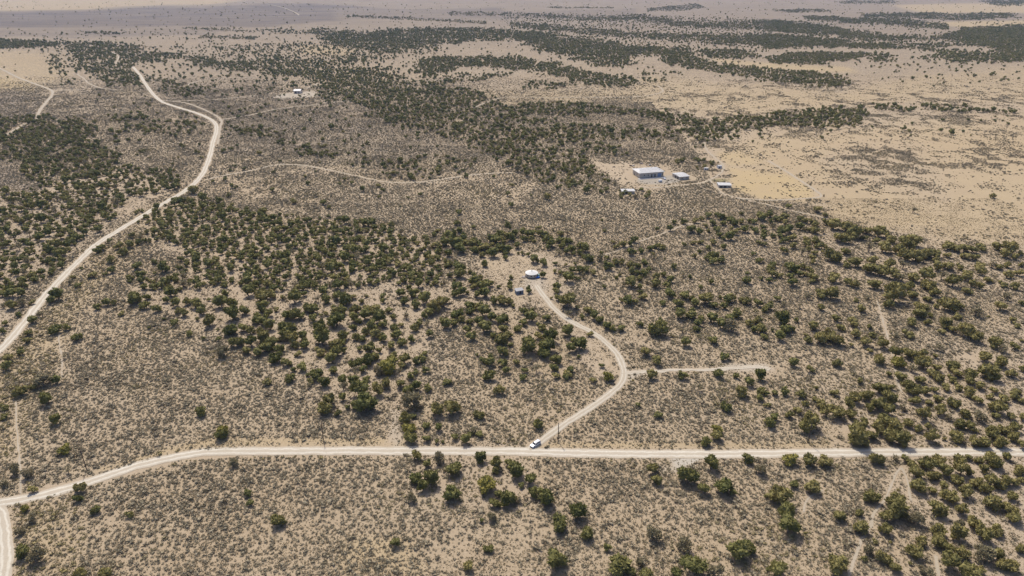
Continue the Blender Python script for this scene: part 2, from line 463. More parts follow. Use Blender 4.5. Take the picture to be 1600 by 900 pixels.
# where the low sagebrush thins out: (share that stays, ragged px, outline)
THIN = [
 (.1, 4, [(1130,571),(1165,568),(1198,569),(1206,578),(1190,582),(1150,580)]),
 (.4, 4, [(606,600),(624,600),(634,700),(608,700)]),
 (.22, 12, [(1120,238),(1185,212),(1300,205),(1420,190),(1800,178),(1800,395),(1480,378),(1330,350),(1300,338),(1290,310),(1240,275),(1180,262)]),
 (4.2, 16, [(1285,240),(1340,225),(1440,228),(1475,250),(1455,285),(1480,300),(1460,322),(1400,305),(1340,300),(1300,270)]),
 (2.2, 10, [(1480,225),(1600,220),(1600,260),(1520,262)]),
 (.6, 8, [(1010,115),(1070,122),(1200,135),(1330,142),(1420,120),(1600,105),(1800,100),(1800,180),(1450,180),(1340,165),(1240,172),(1130,182),(1050,172),(960,155),(880,162),(770,155),(750,140)]),
 (.10, 6, [(1140,262),(1235,270),(1282,305),(1280,312),(1200,313),(1150,300)]),
 (.22, 8, [(225,330),(300,308),(400,338),(450,350),(520,345),(600,358),(690,385),(700,470),(680,510),(640,590),(600,640),(540,640),(500,610),(460,570),(400,550),(340,520),(260,485),(205,470),(215,435),(290,425),(280,400),(225,375)]),
 (.30, 10, [(720,400),(800,470),(890,530),(900,590),(840,590),(760,500),(700,470)]),
 (.07, 8, [(740,402),(790,392),(850,392),(885,405),(870,430),(905,445),(875,470),(850,475),(800,482),(785,450),(745,420)]),
 (.15, 4, [(862,490),(900,508),(940,545),(960,580),(935,590),(905,560),(885,520)]),
 (.18, 10, [(1400,725),(1800,700),(1800,910),(1490,910),(1450,830),(1420,790)]),
 (.35, 12, [(1340,620),(1420,570),(1600,520),(1800,500),(1800,700),(1280,700),(1260,660)]),
 (.45, 12, [(1250,350),(1420,370),(1600,385),(1800,390),(1800,480),(1500,450),(1300,440)]),
 (.18, 8, [(-100,300),(60,300),(170,260),(270,272),(290,285),(230,312),(180,345),(110,400),(60,440),(0,520),(-100,560)]),
 (.35, 2, [(330,684),(640,686),(640,700),(330,700),(250,714),(150,742),(140,738),(240,708)]),
 (.35, 2, [(845,692),(1300,692),(1300,702),(845,702)]),
 (.12, 10, [(920,250),(985,250),(1060,262),(1062,290),(1000,292),(960,290),(945,275)]),
 (.05, 2, [(425,152),(440,146),(490,141),(500,150),(470,152),(440,154)]),
 (.05, 2, [(1045,717),(1095,715),(1084,724),(1070,731),(1050,732)]),
 (.55, 6, [(640,712),(820,714),(840,790),(760,800),(640,770)]),
 (.4, 6, [(615,680),(800,690),(800,702),(620,702)]),
 (.3, 5, [(-100,790),(25,790),(28,900),(-100,900)]),
 (.5, 10, [(800,780),(900,780),(860,900),(780,900)]),
]
# groves of juniper in the middle and far distance: (trees per hectare, ragged px, outline)
GROVES = [
 (110, 1.5, [(282,43),(340,44),(400,49),(398,52),(340,47),(284,45)]),
 (110, 1.5, [(130,49),(190,52),(188,55),(132,52)]),
 (90, 1.5, [(310,56),(400,58),(400,62),(312,60)]),
 (90, 1.5, [(540,24),(640,28),(760,34),(760,38),(640,32),(540,27)]),
 (70, 1.5, [(700,18),(800,20),(800,26),(700,24)]),
 (80, 1.2, [(855,11),(960,12),(960,13.5),(855,13)]),
 (100, 1.2, [(1010,14),(1090,6),(1100,12),(1060,18),(1015,18)]),
 (230, 3.8, [(-80,62),(50,65),(96,66),(92,72),(40,75),(-80,77)]),
 (150, 4, [(100,68),(150,66),(195,70),(225,79),(212,90),(203,104),(217,118),(224,135),(190,133),(158,130),(148,120),(122,108),(118,90)]),
 (210, 5.699999999999999, [(205,93),(230,84),(270,84),(310,90),(350,97),(400,100),(440,108),(500,110),(530,114),(500,120),(450,119),(400,113),(345,108),(310,100),(270,92),(235,95)]),
 (90, 5, [(400,86),(440,90),(480,97),(545,90),(575,92),(560,102),(500,106),(440,106),(400,100)]),
 (130, 5.699999999999999, [(220,112),(240,122),(270,128),(300,135),(325,143),(320,152),(295,152),(270,145),(245,140),(230,130)]),
 (120, 5.699999999999999, [(72,86),(82,88),(92,100),(102,124),(115,131),(108,134),(95,126),(85,104)]),
 (200, 5, [(-60,188),(40,182),(110,185),(150,190),(160,200),(140,214),(110,225),(60,225),(-60,228)]),
 (110, 6, [(172,178),(226,180),(224,190),(196,196),(176,186)]),
 (70, 8, [(176,208),(260,210),(312,198),(300,182),(250,188),(200,200)]),
 (230, 7, [(-60,205),(60,200),(110,210),(150,222),(180,240),(178,262),(130,268),(70,268),(45,262),(30,250),(-60,245)]),
 (240, 7, [(35,262),(110,262),(180,262),(240,265),(272,274),(285,284),(266,296),(225,308),(195,312),(170,332),(130,335),(100,325),(70,310),(60,285)]),
 (320, 8, [(-60,298),(60,300),(110,325),(165,335),(172,343),(140,375),(108,400),(92,420),(60,440),(25,458),(-60,470)]),
 (120, 6, [(345,203),(410,199),(450,210),(485,225),(530,235),(538,250),(490,246),(440,231),(400,215),(350,210)]),
 (95, 6, [(545,246),(580,250),(620,255),(670,248),(720,248),(752,256),(745,268),(700,279),(650,284),(610,284),(570,271),(548,260)]),
 (185, 6, [(492,114),(560,108),(610,112),(640,125),(680,125),(720,133),(748,145),(775,160),(800,172),(802,225),(800,262),(770,248),(720,228),(690,215),(650,205),(620,198),(592,188),(577,170),(560,158),(502,154),(496,135)]),
 (240, 5.699999999999999, [(650,103),(680,90),(740,88),(800,92),(860,99),(890,110),(940,118),(985,125),(1000,132),(960,137),(900,132),(880,122),(830,108),(790,105),(720,105),(690,115),(672,121),(656,112)]),
 (160, 5.699999999999999, [(698,122),(740,117),(800,115),(802,120),(760,124),(705,128)]),
 (120, 5.699999999999999, [(820,130),(870,128),(895,135),(870,140),(825,137)]),
 (190, 5.699999999999999, [(485,47),(560,52),(640,45),(700,44),(800,49),(800,60),(740,66),(690,68),(670,75),(640,83),(600,86),(560,78),(530,72),(505,62)]),
 (120, 3.8, [(395,46),(440,48),(490,47),(500,53),(440,52)]),
 (240, 5.699999999999999, [(795,49),(850,52),(880,58),(920,62),(960,68),(1000,75),(1060,76),(1100,83),(1090,90),(1000,85),(978,95),(990,103),(950,105),(920,100),(900,90),(860,82),(835,72),(800,59)]),
 (230, 5.699999999999999, [(1050,78),(1060,90),(1100,95),(1130,100),(1200,110),(1310,115),(1330,130),(1300,137),(1250,131),(1200,126),(1160,121),(1110,113),(1065,101),(1035,96),(1035,88)]),
 (160, 3.8, [(995,114),(1060,111),(1062,118),(998,118)]),
 (150, 3.8, [(1005,123),(1040,125),(1040,131),(1010,129)]),
 (170, 2.8499999999999996, [(800,22),(850,24),(895,28),(950,27),(1000,24),(1060,33),(1100,36),(1200,33),(1200,47),(1130,45),(1080,42),(1040,38),(1000,32),(960,32),(900,31),(850,27)]),
 (170, 3.8, [(795,36),(850,40),(900,45),(960,50),(1000,55),(1060,55),(1130,55),(1200,55),(1200,72),(1150,70),(1080,65),(1020,60),(950,56),(880,48),(800,40)]),
 (190, 3.8, [(1090,78),(1150,78),(1190,88),(1160,92),(1110,90)]),
 (230, 3.8, [(1195,32),(1270,38),(1330,48),(1400,58),(1470,58),(1510,45),(1560,42),(1700,38),(1700,98),(1600,96),(1560,80),(1540,72),(1480,62),(1420,63),(1360,63),(1300,56),(1240,52),(1195,47)]),
 (120, 1.9, [(1195,15),(1290,15),(1300,19),(1240,20)]),
 (200, 2.8499999999999996, [(1255,25),(1330,29),(1400,30),(1480,38),(1480,46),(1400,40),(1330,36),(1260,31)]),
 (200, 2.8499999999999996, [(1350,22),(1440,20),(1500,23),(1580,21),(1590,27),(1500,32),(1400,28),(1350,27)]),
 (90, 2.8499999999999996, [(1300,3),(1400,1),(1400,5),(1320,6)]),
 (120, 2.8499999999999996, [(1530,2),(1600,0),(1600,9),(1560,10)]),
 (230, 3.8, [(1195,54),(1260,58),(1320,65),(1400,71),(1422,77),(1370,77),(1300,73),(1195,76)]),
 (240, 3.8, [(1195,92),(1250,82),(1340,82),(1356,88),(1300,97),(1250,102),(1205,99)]),
 (150, 3.8, [(1360,85),(1390,85),(1396,97),(1363,97)]),
 (190, 3.8, [(1385,65),(1450,70),(1540,68),(1552,72),(1470,73),(1440,75),(1480,80),(1530,82),(1640,85),(1640,96),(1560,99),(1500,95),(1460,93),(1425,92),(1480,83),(1440,79)]),
 (220, 5, [(796,165),(860,162),(900,162),(935,170),(980,172),(1020,175),(1060,180),(1080,187),(1130,185),(1200,181),(1240,174),(1300,172),(1350,168),(1362,180),(1350,195),(1300,201),(1230,196),(1200,201),(1150,201),(1100,205),(1060,192),(1000,183),(940,178),(880,180),(830,178),(798,186)]),
 (190, 3.8, [(1355,167),(1400,164),(1460,164),(1520,168),(1590,173),(1580,177),(1500,174),(1430,174),(1360,174)]),
 (170, 6, [(796,184),(850,190),(900,197),(950,200),(1000,205),(1050,205),(1080,198),(1120,201),(1150,205),(1130,215),(1100,222),(1040,225),(1000,220),(930,222),(880,222),(840,226),(796,226)]),
 (135, 8, [(798,225),(870,228),(930,230),(975,235),(960,247),(920,246),(925,262),(943,275),(955,290),(968,296),(968,304),(930,306),(880,298),(850,285),(820,268),(800,262)]),
 (130, 5, [(965,300),(1015,299),(1028,310),(990,310),(970,310)]),
 (480, 8, [(228,330),(262,318),(300,308),(345,318),(400,338),(450,350),(520,345),(600,358),(650,375),(690,395),(690,430),(700,452),(205,452),(215,440),(295,430),(285,402),(275,382),(225,372)]),
 (45, 8, [(1010,232),(1060,228),(1100,232),(1130,225),(1200,215),(1190,205),(1100,215),(1030,225)]),
 (70, 4, [(1052,256),(1078,250),(1120,252),(1122,262),(1080,268),(1055,262)]),
]
# scattered single trees: (trees per hectare, outline)
SPARSE = [
 (3, [(-100,50),(1700,30),(1700,100),(-100,130)]),
 (.6, [(-200,5),(1700,0),(1700,30),(-200,52)]),
 (11, [(60,78),(700,62),(700,110),(330,150),(120,130)]),
 (9, [(330,150),(500,120),(590,170),(780,250),(560,250),(340,240)]),
 (26, [(330,75),(480,65),(600,90),(560,110),(480,108),(360,95)]),
 (12, [(780,20),(1200,30),(1200,95),(1000,70),(800,48)]),
 (6, [(1340,100),(1700,95),(1700,135),(1400,135)]),
 (4, [(1300,180),(1600,178),(1560,215),(1240,222)]),
 (7, [(130,140),(250,140),(330,190),(320,260),(180,240),(160,180)]),
 (3, [(350,200),(800,265),(900,330),(600,350),(350,300)]),
]
TREE_SURVEY = """
A 0 675 4
495,345,75 485,410,60 595,480,65 805,510,55y 1550,375,55 1562,440,50 1458,190,65d 135,745,90 215,770,110d 490,885,90 655,880,90 420,235,60d 205,350,60y 1385,8,80 150,475,60y 20,320,60d 400,105,80y 190,540,70b 125,615,60d 165,255,70g 80,240,80d
B 400 675 4
960,30,90 1065,35,55 1240,30,45 1315,45,65 1395,12,55 1340,10,40 1128,60,30 1165,60,25 1005,145,70 1140,160,80d 1075,195,55 995,280,90 1100,285,95 1045,330,85 1240,220,110 1220,375,120 975,405,65d 1400,150,85 1505,190,85 1495,235,55 1575,190,50 1590,215,50 1435,320,140y 1520,380,60 1495,440,75 1570,410,110 1470,525,65d 1450,725,65 1325,830,80 135,545,100 870,690,70 1410,555,30
C 800 675 4
35,240,105 115,290,90 60,330,45 135,370,80 190,380,100 225,420,95 10,420,60 50,420,50d 415,495,115 300,565,120 470,635,85 595,715,55 275,790,140 665,820,150 740,860,80 835,885,100 880,225,80 905,295,80 1105,265,125 1200,350,80 1250,185,105 1330,335,120 1380,370,50 1480,165,70 1550,230,75d 1210,55,75 1285,15,80 1085,705,95d 885,625,100b 1425,740,150 1490,710,90 1140,830,170 1030,870,80 1265,850,110d 1590,400,30 1595,855,30 800,810,60d
D 1200 675 4
75,385,140 165,320,65 280,335,105 115,500,110 130,580,140 650,395,110 450,520,80 575,500,55 580,595,95 805,425,115 800,480,130 845,510,70 735,525,80 740,605,85 925,540,95d 685,160,90 800,160,50d 865,160,60 140,165,100y 260,165,95 355,175,95 570,20,140 650,10,80 600,50,80 770,15,100 835,40,100 1025,25,90 1105,40,25 1180,20,100 1290,50,80 1350,60,80 1410,20,80 1455,55,90 1540,20,80 1600,70,70 1000,190,100 1070,165,90 1110,235,95 1040,265,80 935,245,95 910,205,80 940,330,105 1025,355,60 1105,330,60 1190,170,80 1250,150,50 1210,225,95 1265,245,60 1185,300,80 1325,175,60 1400,160,100 1430,190,90 1350,225,65 1500,150,60 1575,235,80 1320,300,70 1400,295,90 1365,345,80 1290,320,60 1490,300,80 1540,310,60 1590,300,50 1450,330,70 1240,370,95 1140,390,110 1530,395,70 1400,440,105 1480,460,60 1520,485,90 1545,530,90 1075,480,110 1215,480,85 1290,560,95 1350,625,110 1435,610,90 1190,620,110 1065,600,90 1070,660,110 960,680,80 920,740,110 1195,570,60d 1580,730,60 1130,720,90 1215,750,100 1140,800,120 1350,750,120d 1440,760,90 1520,825,100 1465,820,80 1250,875,130 1330,860,60 625,730,75d 670,680,40 765,690,25 600,790,45 730,775,100 800,840,75 440,815,150 480,700,40d 890,820,30 1020,880,70d 960,860,60g 60,850,130 235,630,25
E 0 450 4
355,40,80 320,75,50 195,200,60 260,160,55d 170,275,60 160,320,55 40,430,75 45,485,60 135,395,55 345,255,80 410,245,50 475,300,70 600,115,50 665,90,55 710,85,45 755,155,45 120,635,95 265,570,110g 350,575,60 205,610,60y 290,695,80 340,820,75 1250,765,80 1385,885,80y 400,425,45b 20,740,60 30,800,50 840,60,90 900,105,70 975,120,60 915,50,50 1040,75,45 1100,90,60 1060,20,90 1165,80,60 1220,95,80 1115,135,50 1150,150,60y 1090,210,55 1185,280,50 930,245,25 1025,190,25 1270,310,30 1365,315,40 1395,395,80d 1305,200,90 1235,190,30 1265,135,65 1375,85,80 1440,90,90 1450,150,100 1440,255,90 1480,330,90 1565,330,80 1560,260,60 1545,385,60 1375,195,20 1525,130,70 1520,240,70 1590,200,60 1305,70,30 1400,30,50 1550,15,70 1360,260,20 70,100,70 140,85,60d 200,85,40 110,165,40 30,215,40 70,20,80 130,25,60 10,30,60 10,265,40 20,110,40d
F 400 450 4
40,40,110 100,30,70 170,55,40 240,50,90 295,30,50 365,10,20 440,60,70 500,40,70 420,20,60 560,70,90 600,50,50 660,75,45 690,45,30 790,45,50 795,80,35 900,30,60 925,75,60 980,25,70 1000,95,70 1060,60,80 1110,110,90 1160,80,90 1190,75,50 1080,150,60 1245,30,60 1290,20,60 1320,25,30 1380,40,50 1430,30,70 1490,70,60 1530,75,70 1580,80,60 1385,100,70 1420,140,80 1330,110,60 1340,140,60 1240,160,80 1280,150,60 1165,195,40 1190,225,70 1240,215,60 1280,190,50 1335,200,55 1325,255,55 1350,300,65 1390,205,60 1430,240,80 1470,180,60 1480,290,50 1540,190,90 1550,250,60 1530,320,90 1580,290,60 1545,385,75 1590,350,40 30,110,80 75,150,60 10,170,60 50,200,80 85,230,70 40,300,90 20,260,50 130,130,40 190,160,80 240,160,90 280,170,60 330,115,90 360,130,60 360,180,60 405,165,30 435,160,35 385,65,50d 490,130,80 540,130,70 500,190,120 480,220,60 400,240,90 410,295,120 200,240,110 190,280,100 230,310,90 240,350,60 150,310,50 290,300,60 310,345,70 60,365,90 90,340,80 140,370,70 10,400,60 120,430,85 190,455,70 262,410,50 395,390,75 290,485,75 235,510,35 210,555,75 322,540,35 330,610,45d 375,530,90 430,580,75 345,575,50 65,585,60 490,350,85 540,340,60 540,290,80 500,390,90 545,385,40 470,440,75 480,510,65 565,440,35d 625,125,80 700,120,70 740,135,80 610,180,60 640,200,50 605,240,50 680,165,80 770,180,90 800,225,60 715,230,80 680,265,60 740,280,80 620,300,60 660,310,60 800,305,60 830,135,50 855,175,50 935,170,50d 860,240,50 885,280,80 905,225,40 1015,210,65 985,245,60 1070,215,60d 1045,170,50 965,315,55 910,335,70 1080,285,50 710,370,90 645,375,45 795,365,15 840,355,60 770,385,40 700,440,90 735,420,70 620,470,80 620,520,70b 665,500,60 830,465,130y 780,510,80d 850,420,70 930,440,80 910,480,60 995,450,60 1040,435,60 1055,405,40 1060,508,50 1000,525,45 960,550,50 895,520,50d 895,590,70 810,590,75 760,630,85 545,570,60 545,610,60b 600,570,70 650,620,130 690,560,50 680,705,160 620,730,70 460,700,90 430,740,110 515,775,50 545,680,50 570,740,40 825,680,40d 950,630,80 1005,610,60 980,690,130d 1075,620,60 1225,745,110 1135,755,100 1390,785,75 1195,585,60 1240,405,40d 1420,445,50 1470,450,75 1545,470,65 1565,515,50 1455,540,85 1520,635,75 935,805,95 955,865,90y 985,800,40 1060,855,60 1137,872,50 1360,885,60d 890,755,15 1380,415,25
G 800 450 4
105,15,40 280,10,50 245,60,22 345,70,130 290,55,50 75,135,60 130,135,25 215,180,60 120,180,80 70,210,60 40,250,60 180,235,70 10,110,30 170,290,60 240,290,90 220,350,120 100,360,110 100,330,80 200,400,90 275,440,80 265,490,60 275,540,55 110,450,50d 30,460,45 355,155,55d 355,265,75 380,320,50 365,370,60 425,350,90 355,430,50d 420,430,25 490,285,45 410,120,35 480,130,70 510,170,60 545,190,60 590,225,65 625,250,50 680,245,60 440,175,40 560,480,38 605,545,75y 505,570,48 350,530,60 370,510,50 340,550,50 80,510,50 70,555,55 155,500,65d 165,845,75 730,75,70 770,75,50 685,70,35 820,50,60 800,20,40 800,220,48 915,245,120 930,210,60 880,255,60 1065,265,45d 1080,335,65 830,385,75 900,450,70 875,540,70 1065,540,65 1255,320,70 1330,425,65 1290,525,75 1400,545,45 1550,540,80 1480,585,60 1165,615,60d 1435,640,85 1300,675,55d 1335,735,75 915,790,55 785,730,35 1285,875,75y 1560,640,60 1590,655,40 1545,685,50 1590,730,40 1595,835,40 755,575,20 945,90,50 990,25,80 1040,85,70 1080,40,70 1045,160,75 1130,160,80 1145,90,60 1130,60,40 1215,60,100 1180,190,50 1170,215,60 1155,250,50 1165,300,45d 1250,185,70 1260,100,60 1305,55,30 1350,70,60 1370,60,60 1430,70,40 1470,75,60 1540,85,60 1585,130,50 1330,110,50 1360,180,70 1410,150,70 1370,230,90d 1310,220,70 1480,215,60 1540,195,60 1560,250,80 1580,300,50 1520,260,50
H 1200 450 4
60,60,50 15,110,60 250,50,50d 340,30,80 400,30,90 335,118,50 200,110,40d 100,100,50d 550,70,40 625,60,40d 590,125,60y 765,95,70 790,25,130 830,35,60 910,30,80 960,110,90 950,150,90 1050,20,70 1000,60,60 1050,110,40 1115,35,40d 1090,70,60 1140,105,100 1205,105,60 1250,10,70 1455,100,80 1500,50,60d 1590,90,40 1300,140,80d 1185,170,60y 1375,175,20 1525,190,50 1555,225,50y 430,185,55 540,205,75 635,240,40 895,210,65 1005,210,50 1020,165,40 1110,210,85 1090,265,55 1150,250,60 1240,260,110 1290,290,100 1415,335,80 1480,380,70d 1545,355,60 1590,325,30 90,180,95 105,250,80 75,295,70 140,245,60 180,200,35 25,260,25 290,235,70 460,240,60 250,320,60 240,290,35 330,310,90 380,290,80 430,310,100 380,260,40 550,280,70 610,330,80 650,290,50 520,350,35 715,340,80 805,300,60d 880,280,75 635,385,45 695,435,80 800,395,90 890,400,95 975,400,60 1070,370,60d 1045,418,40 1250,390,35d 1360,420,80 1455,455,80 820,450,95y 900,500,70d 975,460,100 1050,490,60 1155,480,85 1180,520,70 1375,520,110 1420,550,80 1530,530,70 1590,500,50 1265,540,90 1270,580,60 1150,560,60 755,530,45 835,550,70 855,585,50 955,560,70 1065,550,75 1020,530,60 580,580,45 165,465,60 270,500,55 440,465,65 110,640,65 40,655,40 205,660,70 230,720,50 190,755,65 140,785,60 300,620,30 415,650,55 295,695,40 340,720,70 370,760,90 440,770,100 400,810,60d 550,680,80 620,660,85 510,720,80 520,780,70 700,620,90 770,610,50 730,640,60 770,680,90 700,720,110 640,740,70 760,760,80 850,745,60d 900,620,80 930,650,90 920,700,70 1010,710,55 990,640,60 1040,630,50 1120,615,60 1190,610,60 1260,640,80 1330,610,60 1310,690,70 1410,630,60 1390,670,50 1070,690,60 1160,710,80 1080,760,80 980,790,90 960,770,60 1130,800,60d 1235,780,70 1330,800,80d 1440,730,110 1480,690,70 1540,670,70 1560,640,60 1590,700,50 1525,800,60 1430,790,60 1550,860,80 1590,800,50 730,820,100 800,870,100 690,870,90 570,860,100 600,830,50 880,840,70 940,870,60 1040,885,50d 1200,850,70 1260,860,70 1290,880,60 1400,880,80 1480,880,80 40,800,60 20,845,70 10,730,25 270,820,120 250,860,100 1000,860,50
I 700 340 8
85,70,50 145,65,50 135,155,80 745,75,80 770,115,50 60,230,110 20,250,60 110,290,140 160,360,160 220,300,100 280,290,80 300,320,120 330,395,110 385,310,90 400,350,100 470,360,110 540,245,120 640,185,90 620,220,80 680,260,110 720,200,100 690,300,70 780,240,110 840,195,90 820,270,70 860,345,85 440,460,65 490,425,55 570,440,110 600,380,90 560,330,60 690,390,100 720,440,80 720,500,70 760,415,40 930,180,90 950,250,100 1000,200,110 1060,180,100 1040,250,90 1080,290,60 1130,120,90 1150,180,100 1200,200,110 1230,260,110 1190,290,50 1300,300,130 1250,370,65 1150,360,25 1315,155,30 1410,180,110 1490,185,80d 1400,270,110 1470,290,100 1530,280,90 1440,340,100 1480,400,110 1550,370,110 1580,440,70 1385,430,90d 875,440,45 930,440,60 965,455,30 1005,460,55 1065,515,120 1200,545,120 1120,540,60 1340,565,75 1390,610,70d 1475,585,50 1330,665,60 1410,685,75 1550,650,90 1590,570,50 1500,740,140 1585,740,60 1190,715,85 465,570,90 110,570,90 160,620,90 130,690,130 25,560,80 270,675,60 30,710,80d 10,430,60 780,740,70 780,810,80 770,860,90 1365,865,110 345,770,100 400,740,90 330,850,110 410,850,110 530,820,80 480,840,80 130,850,120 635,860,60 80,775,45 1010,880,70 950,140,60
J 900 340 8
365,160,65 60,200,60d 330,30,35 1345,40,85 1220,50,70 1175,130,80 1010,140,60 1435,125,130 1540,170,100 1590,80,40 1470,300,80 1560,290,90 1355,325,65 1540,415,65 1480,470,70y 1290,440,65d 1215,605,85 1340,700,75d 1420,735,60 460,295,65 505,345,85 590,320,100 670,320,70 730,265,100 680,425,100 740,420,60 820,405,90 930,370,100 1000,350,90 1070,350,110 980,490,70d 40,340,110 120,370,120 150,490,150 40,430,90 320,430,55 310,500,100d 390,500,70 400,590,140 500,550,110 570,540,90 690,580,110 770,590,100 860,550,110 690,660,110 780,680,90 860,680,120 920,640,80 700,800,150 800,760,90 1000,820,130 1000,720,110 1090,700,90 1190,770,100 1150,840,100 800,860,70 890,800,70d 540,680,70d 510,745,60 550,710,50 230,585,35 210,680,90 130,640,110 40,650,100 100,710,80d 30,760,60 355,855,60 1560,870,70 1110,510,30 960,440,50 1500,30,90 1570,10,70
K 1100 330 8
60,40,100 150,30,80 110,130,95 210,50,110 240,140,90 340,100,110 380,130,110 460,120,90 470,25,60 290,70,70 560,120,60 630,120,90 690,50,110 740,80,100 830,30,110 830,120,70 900,80,90 960,90,100 1020,60,110 1010,130,80 870,180,90d 1140,130,80d 1200,80,100 1270,110,90 1200,190,110 1340,120,70 1390,140,110 1330,220,100 1400,230,110 1270,220,80d 1490,240,90d 1540,120,110 1590,190,60 170,220,110 195,285,90 245,340,65 330,310,120 380,250,100 340,210,60 430,220,70 520,220,110 650,230,110 590,200,40 740,190,80 760,250,90 750,300,90 860,300,75 60,240,60 30,180,60 120,380,95 50,455,80 170,440,50d 250,445,75 120,530,140 60,570,100 120,610,130 230,600,110 520,375,55d 690,380,85 755,395,85 620,525,70 695,610,95 950,600,40d 990,230,150 1070,220,110 960,300,90 1010,350,110 1100,320,120 1110,420,100 1000,470,110 950,380,60 1290,340,110 1280,400,110 1300,460,80 1400,360,130 1440,410,120 1520,440,80 1230,500,110d 1380,510,90 1365,570,90 1370,620,80 1590,560,90 1460,570,25 1080,680,150 1130,710,120 1230,680,90 870,660,100 830,710,130 860,760,130 950,790,90 810,850,100 715,840,60 540,770,60 530,850,130 1090,810,100 1100,870,140 1190,780,80 1330,720,110 1360,800,150 1260,770,90 1580,840,70 240,870,70d 90,870,80 1350,870,90 890,865,30 1480,500,50
L 1200 225 4
420,500,90 490,510,80 540,540,100 440,570,90 500,590,80 415,690,110 490,660,70 490,745,55 550,730,80 620,530,70 640,640,80d 600,580,50 700,545,90 765,580,80 680,600,50 725,640,80 770,660,40d 870,620,100 920,595,90 830,650,80 870,680,100 650,720,70 640,770,100 710,790,90 765,740,80 800,800,90 840,830,70d 850,750,70d 930,690,90 970,680,70 1010,680,80 1060,680,70 1050,720,50 920,830,80 990,810,90 1000,780,60 1000,870,90 1090,820,70d 1070,760,70 1130,750,80 1160,850,90 1130,630,70 1180,640,80 1230,640,80 1280,650,70 1340,640,70 1440,635,70 1520,640,100 1490,680,70 1290,700,60 1240,690,70 1400,750,60d 1330,760,70 1200,760,50 1240,800,70 1330,790,60 1380,840,60 1450,760,60 1500,750,50 1540,700,50 1580,680,40 1500,810,60 1570,800,60 1470,870,60 1540,880,60 1330,880,50 1280,870,50 1240,830,60 1120,690,50 1590,750,40 670,870,80 420,830,80 500,860,60 550,870,60 800,890,90 890,880,70 130,385,40 305,400,60 360,435,40 1410,320,40 910,410,50d
M 400 225 4
950,330,25 770,325,28 235,355,45 420,360,45 455,390,30 30,430,45 150,440,25 195,445,25 230,440,25 325,465,30 380,480,20 310,200,25 550,215,30 600,238,28 525,245,25 1270,420,45 1255,490,45 1270,540,35 1485,200,28 1360,515,35 1065,580,50 1120,620,60 1135,535,40 1115,560,40 1180,600,70 1220,570,80 1240,610,90 1300,580,60 1360,600,60 1440,640,60 1425,640,70 1365,655,45 1415,690,40 1200,680,45 1500,590,70 1545,560,50 1485,680,70 1520,640,60 1560,650,70 1560,710,30 1430,750,45 1340,795,30 1200,745,60 1210,815,40 1270,760,80 1270,800,80 1370,840,80 1430,870,80 1250,880,60
N 0 225 4
1395,38,35 1225,45,30 1260,80,25 1080,120,25 1465,135,30 1525,150,30 1440,160,25 1330,230,25 1410,215,30 1450,260,30 1480,262,20 1430,315,35 1305,340,30 1210,280,60 1135,340,20 1085,370,35 980,390,40 965,410,40 960,435,30 630,640,55 605,660,50 690,715,60 760,670,60 740,630,60 810,625,50 780,660,50 850,755,70 700,785,50 655,810,35 1010,765,80 965,730,40 825,565,40 1105,770,30 455,825,40 430,860,45d 485,880,45 575,810,60y 685,600,35 905,600,30 505,775,25
"""
# ------------------------------------------------------------------ roads as drawn lines in the world
def smooth_line(pts, step):
    P = at([q[0] for q in pts], [q[1] for q in pts])[:, :2]
    out = []
    n = len(P)
    for i in range(n - 1):
        p0 = P[max(i - 1, 0)]; p1 = P[i]; p2 = P[i + 1]; p3 = P[min(i + 2, n - 1)]
        L = np.linalg.norm(p2 - p1); k = max(1, int(L / step))
        a = 0.5
        t0 = 0; t1 = t0 + max(np.linalg.norm(p1 - p0), 1e-3) ** a
        t2 = t1 + max(L, 1e-3) ** a; t3 = t2 + max(np.linalg.norm(p3 - p2), 1e-3) ** a
        for j in range(k):
            t = t1 + (t2 - t1) * j / k
            if i == 0: A1 = p1
            else: A1 = (t1 - t) / (t1 - t0) * p0 + (t - t0) / (t1 - t0) * p1
            A2 = (t2 - t) / (t2 - t1) * p1 + (t - t1) / (t2 - t1) * p2
            if i == n - 2: A3 = p2
            else: A3 = (t3 - t) / (t3 - t2) * p2 + (t - t2) / (t3 - t2) * p3
            B1 = (t2 - t) / (t2 - t0) * A1 + (t - t0) / (t2 - t0) * A2
            B2 = (t3 - t) / (t3 - t1) * A2 + (t - t1) / (t3 - t1) * A3
            out.append((t2 - t) / (t2 - t1) * B1 + (t - t1) / (t2 - t1) * B2)
    out.append(P[-1])
    return np.array(out)

LINES = []
for i, (nm, wd, mt, rag, pts) in enumerate(ROADS):
    far = at1(*pts[0])[1] > 900
    LINES.append((nm, wd, smooth_line(pts, 8.0 if far else 1.5)))

